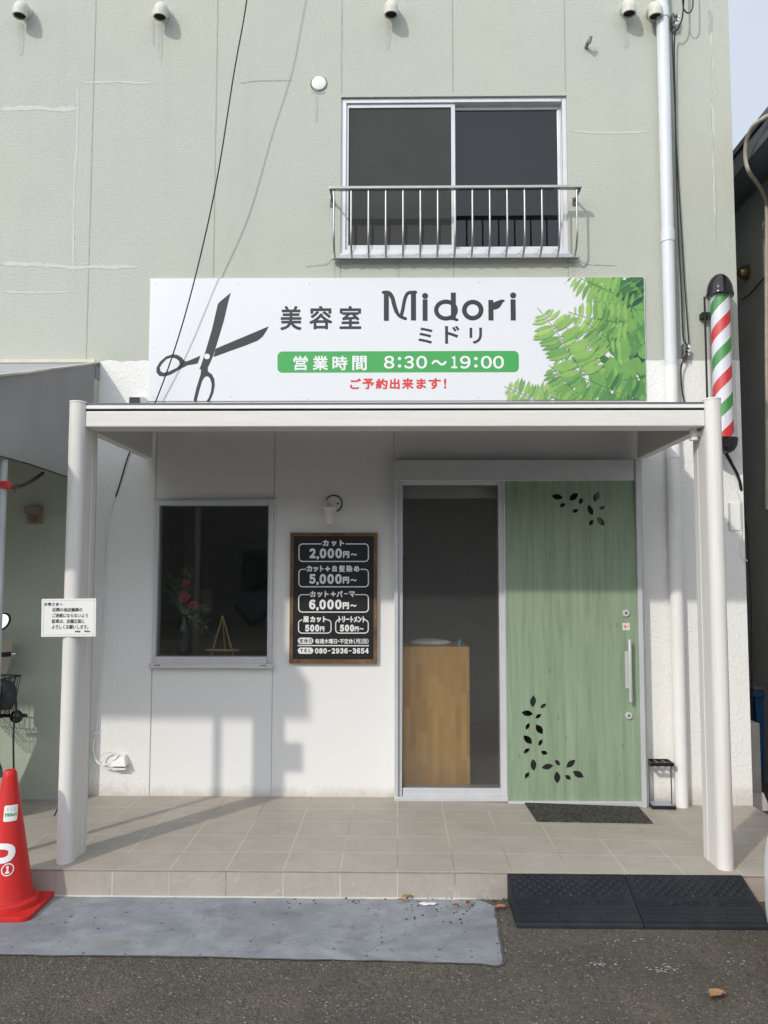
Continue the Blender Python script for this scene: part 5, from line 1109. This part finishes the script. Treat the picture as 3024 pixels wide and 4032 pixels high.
# ------------------------------------------------------------------ traffic cones
def cone(x, y, rot, label, marks):
    t = thing('traffic_cone', label, 'traffic cone', (x, y, GZ), 'red traffic cones')
    g = MB(); hb = .188; ring_ = []
    prof = [(p[0], p[1]) for p in rrect(-hb, -hb, hb, hb, .045, 5)]; c_, s_ = math.cos(R_(rot)), math.sin(R_(rot)); prof = [(x + a * c_ - b * s_, y + a * s_ + b * c_) for a, b in prof]
    g.poly(prof, GZ + .026, GZ + .003, plane='XY'); g.build('base', M_CONE, t, bevel=.008)
    g = MB(); g.lathe([(.162, .024), (.158, .05), (.146, .060), (.134, .062), (.128, .075), (.036, .655), (.033, .675), (.024, .688), (.012, .690), (.010, .66)], (x, y, GZ), n=48); body = g.build('cone_body', M_CONE, t, smooth=35)
    if marks:
        def onc(u, z, r_off=.0012):                    # u metres round the cone from the side facing the photographer
            r = .128 + (.036 - .128) * (z - (GZ + .075)) / .58; a = math.atan2(CAM.y - y, CAM.x - x) ; a = R_(-90) + u / max(r, .02) ; return (x + (r + r_off) * math.cos(a), y + (r + r_off) * math.sin(a), z)
        def wrap(mb, off, name, m):
            T = [[mb.v[i] for i in (f[0], f[k], f[k + 1])] for f in mb.f for k in range(1, len(f) - 1)]; V_ = []
            while T:
                a, b, c = (Vector(p) for p in T.pop()); e = [(b - a).length, (c - b).length, (a - c).length]; k = e.index(max(e))
                if e[k] < .008: V_ += [a, b, c]; continue
                a, b, c = ((a, b, c), (b, c, a), (c, a, b))[k]; mid = (a + b) / 2; T += [(a, mid, c), (mid, b, c)]
            mb = MB(); mb.add(V_, [(i, i + 1, i + 2) for i in range(0, len(V_), 3)])
            g = MB(); g.add([onc(v[0], v[2], off - v[1]) for v in mb.v], mb.f); return g.build(name, m, t, recalc=False)
        def gridq(x0, z0, x1, z1, r):
            mb = MB(); pl = rrect(x0, z0, x1, z1, r, 4); cx, cz = (x0 + x1) / 2, (z0 + z1) / 2; n = len(pl)
            R3 = [[(cx + (p[0] - cx) * k, 0, cz + (p[1] - cz) * k) for p in pl] for k in (.2, .4, .6, .8, 1)]
            mb.add([(cx, 0, cz)] + [p for r_ in R3 for p in r_], [(0, 1 + i, 1 + (i + 1) % n) for i in range(n)] + [(1 + a * n + i, 1 + (a + 1) * n + i, 1 + (a + 1) * n + (i + 1) % n, 1 + a * n + (i + 1) % n) for a in range(4) for i in range(n)]); return mb
        yf = y - .08
        za, zb_ = P(5, 1743, Y=yf).z, P(33, 1777, Y=yf).z
        ul = P(5, 1760, Y=yf).x - x; ur = P(33.5, 1760, Y=yf).x - x
        wrap(gridq(ul, zb_, ur, za, .008), .0014, 'sticker', M_PAPER)
        mb = MB(); text(mb, 'Midori', (ul + .006, zb_ + .024, ur - .006, zb_ + .041), 0, .0009); wrap(mb, .0022, 'sticker_lettering', M_GREEN)
        mb = MB()
        for k in range(3): text(mb, 'X', (ul + .012 + k * .016, zb_ + .050, ul + .021 + k * .016, zb_ + .066), 0, .0004)
        wrap(mb, .0022, 'sticker_scissors', mat('pale_grey_print', (.55, .57, .56), .6))
        zp1, zp0 = P(10, 1824, Y=y - .1).z, P(10, 1890, Y=y - .1).z
        mb = MB(); text(mb, 'P', (P(-24, 1840, Y=y - .1).x - x, zp0, P(28, 1840, Y=y - .1).x - x + .004, zp1), 0, .007); wrap(mb, .0026, 'letter_p', M_WTEXT)
        zc_ = P(15, 1881, Y=y - .11).z; uc = P(14, 1881, Y=y - .11).x - x; mb = MB()
        strokes(mb, [[(uc + .027 * math.cos(R_(a)), zc_ + .027 * math.sin(R_(a))) for a in range(0, 360, 10)]], .0026, lambda v, h: (v[0], -h, v[1]), .0005, 0); text(mb, '1', (uc - .010, zc_ - .018, uc + .009, zc_ + .018), 0, .003); wrap(mb, .0024, 'circled_number', M_WTEXT)
    return t
cone(-1.985, -.165, 2, 'red traffic cone with white sticker and letter P at the left of the step', True)
cone(2.135, -.205, 45, 'red traffic cone mostly hidden behind the white car, corner of base showing', False)

# ------------------------------------------------------------------ parked scooter (only its right end is in the photo)
scx = thing('parked_scooter', 'parked scooter with a black wire front basket at the left edge', 'scooter', (-2.75, .62, 0))
fd = Vector((.97, -.24, 0)).normalized(); sd_ = Vector((.24, .97, 0)).normalized(); hc = Vector((-2.80, .86, 0)); Zv = Vector((0, 0, 1))
def sp(f, s_, z): return hc + fd * f + sd_ * s_ + Zv * z
grip = P(33, 1412, Y=1.15); gz = grip.z
g = MB(); g.tube([sp(0, -.34, gz), sp(.03, -.15, gz - .03), sp(.03, .15, gz - .03), sp(0, .25, gz)], .012, 8); g.build('handlebar', M_BLACK, scx, smooth=60)
for s_ in (-1, 1):
    e = Vector(grip) if s_ > 0 else sp(0, -.36, gz); st_ = sp(.0, s_ * .20, gz - .012)
    g = MB(); g.tube([st_, e - (e - st_).normalized() * .028], .0165, 12); g.build('grip', M_BLACK, scx, smooth=60)
    g = MB(); d = (e - st_).normalized(); g.tube([e - d * .028, e - d * .014, e - d * .010, e], [.0155, .0165, .013, .0145], 12); g.build('bar_end', M_CHROME, scx, smooth=40)
mp = P(2, 1344, Y=1.10)
for q in (mp, sp(0, -.36, mp.z)):
    g = MB(); g.lathe([(0, .012), (.052, .012), (.058, .0), (.05, -.012), (0, -.02)], q, (.12, -1, .2), 24, sx=1.25, sy=.95); m_ = g.build('mirror', M_BLACK, scx, smooth=50)
    g = MB(); g.lathe([(0, .0135), (.047, .0135)], q, (.12, -1, .2), 24, sx=1.25, sy=.95); g.build('mirror_glass', M_CHROME, m_)
    g = MB(); g.tube(curve([q, (q.x - .06, q.y + .01, q.z - .09), (q.x - .09, q.y, gz + .01)], 5), .006, 6); g.build('mirror_stem', M_BLACK, m_)
g = MB(); wl = [P(-60, 1370, Y=1.24), P(22, 1378, Y=1.24), P(27, 1392, Y=1.24), P(24, 1425, Y=1.24), P(14, 1455, Y=1.24), P(-60, 1460, Y=1.24)]
g.poly([(p.x, p.z) for p in reversed(wl)], 1.24, 1.245); g.build('windscreen', mat('cream_windscreen', (.42, .38, .31), .3), scx, bevel=.002)
# basket: wire rings and uprights
A = P(45, 1459, Y=1.22); Bz = P(35, 1542, Y=1.22).z; bw, bd = .34, .26
c0 = Vector((A.x, 1.22, 0)); cr = [c0, c0 - Vector((bw, -.04, 0)), c0 - Vector((bw - .02, bd, 0)), c0 - Vector((.03, bd, 0))]; ctr = sum(cr, Vector()) / 4
def ringp(z, k): return [ctr + (v - ctr) * k + Zv * z for v in cr]
g = MB(); lv = [(A.z, 1.0), (A.z - (A.z - Bz) * .36, .93), (A.z - (A.z - Bz) * .70, .86), (Bz, .80)]
for z, k in lv:
    r_ = ringp(z, k); g.tube(r_ + [r_[0]], .0042 if z == A.z else .003, 5)
T_, B_ = ringp(*lv[0]), ringp(*lv[3])
for e in range(4):
    for k in range(9):
        t_ = k / 9; g.tube([T_[e].lerp(T_[(e + 1) % 4], t_), B_[e].lerp(B_[(e + 1) % 4], t_)], .0024, 4)
for k in range(1, 9): g.tube([B_[0].lerp(B_[1], k / 9), B_[3].lerp(B_[2], k / 9)], .0024, 4)
g.build('basket', M_BLACK, scx)
q = P(12, 1502, Y=1.10); g = MB(); g.lathe([(0, -.09), (.06, -.09), (.085, -.05), (.09, .03), (.07, .085), (.03, .10), (0, .102)], (q.x - .02, 1.10, q.z), n=20, sx=1, sy=.8); tag(g.build('grey_bag', mat('dark_grey_cloth', (.05, .052, .055), .8, bump=.4, bscale=60, bdist=.005), smooth=60, origin=(q.x - .02, 1.10, q.z - .09)), 'dark grey bundle lying in the wire basket of the scooter', 'bag')
q = P(42, 1548, Y=1.14); g = MB(); g.lathe([(0, -.045), (.03, -.04), (.042, -.015), (.042, .015), (.03, .03), (0, .035)], (q.x - .02, 1.14, q.z), (.4, -1, 0), 18); g.tube([(q.x - .2, 1.16, q.z), (q.x + .05, 1.14, q.z + .008)], .012, 8); g.build('headlamp', M_BLACKG, scx, smooth=50)
g = MB(); g.tube(curve([P(33, 1500, Y=1.0), P(35, 1530, Y=1.0), P(30, 1565, Y=1.0), P(29, 1620, Y=.98), P(31, 1700, Y=.96), P(34, 1765, Y=.93)], 6), .0065, 6); g.build('lock_cable', M_BLACK, scx, smooth=60)
g = MB(); 
def torus(c, ax, Rr, r, m=0, n=36, k=10):
    ax = Vector(ax).normalized(); u = ax.orthogonal().normalized(); v = ax.cross(u)
    g.add([c + (u * math.cos(a) + v * math.sin(a)) * (Rr + r * math.cos(b)) + ax * r * math.sin(b) for a in (2 * math.pi * i / n for i in range(n)) for b in (2 * math.pi * j / k for j in range(k))], [(i * k + j, ((i + 1) % n) * k + j, ((i + 1) % n) * k + (j + 1) % k, i * k + (j + 1) % k) for i in range(n) for j in range(k)], m)
for f_ in (.06, -1.0):
    g = MB(); torus(sp(f_, 0, .24), sd_, .195, .045); wh = g.build('wheel', M_BLACK, scx, smooth=60)
    g = MB(); g.lathe([(0, -.03), (.05, -.03), (.06, -.012), (.155, -.02), (.165, 0), (.155, .02), (.06, .012), (.05, .03), (0, .03)], sp(f_, 0, .24), sd_, 24); g.build('rim', M_ALU, wh, smooth=40)
M_SCB = mat('navy_scooter_paint', (.03, .045, .075), .25, spec=.6)
g = MB()
for s_ in (-.07, .07): g.tube([sp(.06, s_, .24), sp(.05, s_ * .9, .55), sp(.04, s_ * .5, gz - .06)], .018, 8)
g.build('fork', M_ALU, scx, smooth=50)
def slab(rows_, name, m):                                  # rows of (f, halfwidth, z)
    g = MB(); vs = [sp(f, s_ * w_, z) for f, w_, z in rows_ for s_ in (-1, -.6, 0, .6, 1)]; n = len(rows_)
    g.add(vs, [(r * 5 + k, r * 5 + k + 1, (r + 1) * 5 + k + 1, (r + 1) * 5 + k) for r in range(n - 1) for k in range(4)]); o = g.build(name, m, scx, smooth=50, recalc=False)
    sm = o.modifiers.new('thick', 'SOLIDIFY'); sm.thickness = .02; return o
slab([(.02, .14, .92), (.03, .20, .78), (.02, .22, .60), (-.05, .20, .42), (-.12, .16, .30)], 'leg_shield', M_SCB)
slab([(-.10, .15, .30), (-.40, .15, .28)], 'footboard', M_BLACK)
g = MB(); g.obox(sp(-.72, 0, .50), fd, sd_, Zv, .36, .13, .17); g.build('body', M_SCB, scx, bevel=.08)
g = MB(); g.obox(sp(-.70, 0, .72), fd, sd_, Zv, .34, .13, .045); g.build('saddle', M_BLACK, scx, bevel=.04)
g = MB(); n = 14; g.add([sp(.06, 0, .24) + (fd * math.cos(a) + Zv * math.sin(a)) * .265 + sd_ * s_ for a in (math.pi * (.05 + .9 * i / n) for i in range(n + 1)) for s_ in (-.055, 0, .055)], [(i * 3 + k, i * 3 + k + 1, (i + 1) * 3 + k + 1, (i + 1) * 3 + k) for i in range(n) for k in range(2)]); g.build('mudguard', M_SCB, scx, recalc=False)
g = MB(); g.tube(curve([P(128, 1742, Y=.95), P(124, 1748, Y=.93), P(117, 1763, Y=.90)], 5), [.005] * 11, 6); tag(g.build('loose_strap', M_BLACK, origin=tuple(P(117, 1763, Z=0))), 'short black strap end lying by the wall behind the left post', 'strap')

# ------------------------------------------------------------------ white car, only its front corner is in the photo
cr_ = thing('white_car', 'white car whose front bumper corner shows at the right edge', 'car', (2.45, -2.4, GZ))
CX, HW = 2.36, .80
secs = []    # (y, half width, z bottom, z side, z top)
for y_, hw, zb_, zs, zt_ in ((-.70, .62, .06, .40, .46), (-.73, .76, .02, .44, .54), (-.80, .80, .0, .47, .60), (-1.0, .80, .02, .52, .66), (-1.5, .82, .02, .60, .76), (-1.75, .82, .02, .62, .80), (-2.6, .82, .02, .64, .82), (-3.6, .82, .02, .64, .82), (-4.05, .78, .06, .62, .80), (-4.15, .60, .12, .5, .70)):
    secs.append((y_, hw, zb_, zs, zt_))
g = MB(); N_ = 14
for y_, hw, zb_, zs, zt_ in secs:
    ring_ = [(-hw * .90, zb_), (-hw * .975, zb_ + .06), (-hw, zb_ + .17), (-hw * .995, (zb_ + zs) / 2 + .1), (-hw * .985, zs), (-hw * .92, zt_ - .02), (-hw * .6, zt_), (hw * .6, zt_), (hw * .92, zt_ - .02), (hw * .985, zs), (hw * .995, (zb_ + zs) / 2 + .1), (hw, zb_ + .17), (hw * .975, zb_ + .06), (hw * .90, zb_)]
    g.v += [(CX + a, y_, GZ + .085 + b) for a, b in ring_]
n = len(secs); g.f += [(i * N_ + k, i * N_ + (k + 1) % N_, (i + 1) * N_ + (k + 1) % N_, (i + 1) * N_ + k) for i in range(n - 1) for k in range(N_)] + [tuple(range(N_)), tuple(reversed(range((n - 1) * N_, n * N_)))]; g.m += [0] * len(g.f)
body = g.build('body', M_CARW, cr_, smooth=40); ss = body.modifiers.new('sub', 'SUBSURF'); ss.levels = ss.render_levels = 2
g = MB(); tops = [(-1.70, .74, .93), (-2.35, .60, 1.36), (-3.2, .60, 1.38), (-3.95, .70, .95)]
g.add([(CX + s_ * hw, y_, GZ + z) for y_, hw, z in tops for s_ in (-1, 1)], [(0, 1, 3, 2), (2, 3, 5, 4), (4, 5, 7, 6), (0, 2, 4, 6), (1, 7, 5, 3)]); g.build('cabin_glass', mat('car_glass', (.02, .025, .03), .08, spec=.7), cr_, bevel=.04)
g = MB(); g.add([(CX + s_ * .58, y_, GZ + z) for y_, z in ((-2.36, 1.385), (-3.2, 1.40)) for s_ in (-1, 1)], [(0, 1, 3, 2)]); g.build('roof', M_CARW, cr_, recalc=False)
for yy in (-1.35, -3.5):
    for s_ in (-1, 1):
        c_ = Vector((CX + s_ * .735, yy, GZ + .29)); g = MB(); torus(c_, (1, 0, 0), .215, .075); wh = g.build('wheel', M_BLACK, cr_, smooth=60)
        g = MB(); g.lathe([(0, -.05), (.06, -.05), (.17, -.03), (.185, 0), (.17, .05), (0, .05)], c_, (1, 0, 0), 24); g.build('rim', M_ALU, wh, smooth=40)
for s_ in (-1, 1):
    g = MB(); g.lathe([(0, .03), (.07, .022), (.105, 0), (.10, -.04)], (CX + s_ * .54, -.80, GZ + .60), (s_ * .35, 1, .1), 20, sx=1.2, sy=.75); g.build('headlight', mat('headlight_glass', (.6, .62, .63), .1, spec=.7), cr_, smooth=50)
g = MB(); g.box(CX - .45, CX + .45, -.738, -.715, GZ + .23, GZ + .36); g.build('grille', M_BLACK, cr_, bevel=.01)

# ------------------------------------------------------------------ litter
def dead_leaf(px, py, L, rot, m, label, Z=GZ + .012):
    q = P(px, py, Z=Z); g = MB(); n = 7; up = []
    for i in range(n + 1):
        t = i / n; wdt = L * .28 * math.sin(math.pi * t) ** .8 + .0005
        for k in (-1, 0, 1):
            a, b = -L / 2 + L * t, k * wdt * (1 + jit(.25)); c_, s_ = math.cos(R_(rot)), math.sin(R_(rot))
            up.append((q.x + a * c_ - b * s_, q.y + a * s_ + b * c_, Z + abs(k) * L * .13 + .10 * L * math.sin(3 * t) + jit(.0015)))
    g.add(up, [(i * 3 + k, i * 3 + k + 1, (i + 1) * 3 + k + 1, (i + 1) * 3 + k) for i in range(n) for k in (0, 1)]); return tag(g.build('fallen_leaf', m, smooth=60, origin=(q.x, q.y, Z), recalc=False), label, 'leaf', 'fallen leaves on the ground')
dead_leaf(1548, 2152, .085, 35, M_LEAFB, 'large curled brown leaf lying alone on the bottom right asphalt')
dead_leaf(1565, 2146, .02, 80, M_LEAFB, 'tiny brown leaf scrap just right of the large curled leaf')
dead_leaf(1081, 1962, .062, 8, mat('orange_leaf', (.42, .17, .09), .8, var=.2, vscale=30), 'orange brown leaf on the asphalt at the foot of the left ramp')
dead_leaf(1012, 1952, .05, 80, M_LEAFR, 'upright dark red maple leaf on the concrete patch', GZ + .02)
dead_leaf(985, 1957, .038, 160, M_LEAFR, 'small dark red leaf left of the upright maple leaf', GZ + .02)
dead_leaf(880, 1937, .05, 10, mat('ochre_leaf', (.36, .24, .11), .8, var=.25, vscale=30), 'ochre leaf lying against the foot of the step', GZ + .02)
dead_leaf(868, 1946, .05, -12, M_LEAFB, 'brown leaf just in front of the ochre leaf by the step', GZ + .018)
dead_leaf(578, 1937 + 6, .022, 20, mat('rust_leaf', (.38, .17, .08), .8, var=.2, vscale=30), 'small rust coloured leaf on the left part of the concrete patch', GZ + .016)
dead_leaf(812, 1975, .02, 40, M_LEAFB, 'small tan leaf scrap in the middle of the concrete patch', GZ + .016)
q = P(925, 1952, Z=GZ + .012); g = MB(); pl = [(-.045, .01), (-.02, .02), (.0, .012), (.02, .016), (.045, .008), (.03, -.008), (.012, -.004), (-.01, -.016), (-.03, -.010)]
g.poly([(q.x + a, q.y + b) for a, b in pl], GZ + .013, GZ + .009, plane='XY'); tag(g.build('paper_scrap', M_PAPER, origin=(q.x, q.y, GZ + .009)), 'torn white paper scrap on the concrete patch', 'paper')
q = P(1339, 1738, Z=-.015); g = MB(); g.lathe([(0, 0), (.013, .001), (.014, .005), (.008, .009), (0, .010)], (q.x, q.y - .01, dip(q.x, q.y) + .009), n=14, sx=1.2, sy=.8); tag(g.build('pebble', M_WHITEP, smooth=60, origin=(q.x, q.y - .01, dip(q.x, q.y) + .009)), 'small white pebble lying at the back edge of the doormat', 'pebble')
g = MB(); random.seed(5)
for k in range(78):
    if k < 45: px, py = random.gauss(940, 60), random.gauss(1963, 18)
    else: px, py = random.uniform(620, 1110), 1938 + abs(random.gauss(0, 9)) + (10 if False else 0)
    q = P(px, py, Z=GZ + .008); r = random.uniform(.0015, .006); g.lathe([(r, 0), (r * .8, r * .5), (0, r * .8)], (q.x, min(q.y, -.008), GZ + .006), (jit(.4), jit(.4), 1), 6)
o = g.build('dirt_crumbs', mat('dark_soil', (.045, .032, .022), .95, var=.4, vscale=60)); o['kind'] = 'stuff'
g = MB()
for cx, cy, n_, sx_, sy_ in ((1430, 2095, 26, 45, 10), (1290, 2085, 14, 30, 5), (1590, 2130 - 50, 8, 25, 12), (1370, 2030, 8, 60, 10)):
    for k in range(n_):
        q = P(cx + random.gauss(0, sx_ * .5), cy + random.gauss(0, sy_ * .5), Z=GZ); r = random.uniform(.003, .011)
        pl = [(q.x + r * random.uniform(.4, 1.2) * math.cos(a), q.y + r * .6 * random.uniform(.4, 1.2) * math.sin(a)) for a in (2 * math.pi * i / 7 for i in range(7))]
        yy = GZ + .004 + .0001 * k; g.add([(p[0], p[1], yy) for p in pl], [tuple(range(7))])
o = g.build('paint_flecks', mat('dried_white_paint', (.42, .41, .38), .8, var=.2, vscale=60)); o['kind'] = 'stuff'

# ------------------------------------------------------------------ houses across the road: the dark shapes reflected in the shop windows
hs = thing('house_across_road', 'long dark house row across the road, mirrored dimly in the shop windows', 'house', (0, -24, GZ))
M_OPP = mat('brown_grey_render', (.16, .155, .145), .85, var=.15, vscale=.6)
g = MB(); g.box(-26, 26, -32, -24, GZ, 6.2); g.build('wall', M_OPP, hs)
g = MB(); g.add([(-26.6, -23.4, 6.2), (26.6, -23.4, 6.2), (26.6, -28, 8.0), (-26.6, -28, 8.0), (-26.6, -32.6, 6.2), (26.6, -32.6, 6.2)], [(0, 1, 2, 3), (3, 2, 5, 4), (0, 3, 4), (1, 5, 2), (0, 4, 5, 1)]); g.build('roof', mat('dark_roof_tile', (.06, .06, .065), .7), hs)
for k in range(9):
    for zz in (1.0, 4.4):
        xx = -22 + k * 5.4; g = MB(); g.box(xx, xx + 1.7, -24.05, -23.97, zz, zz + 1.5); g.build('window', mat('dark_far_glass', (.03, .035, .04), .2), hs)
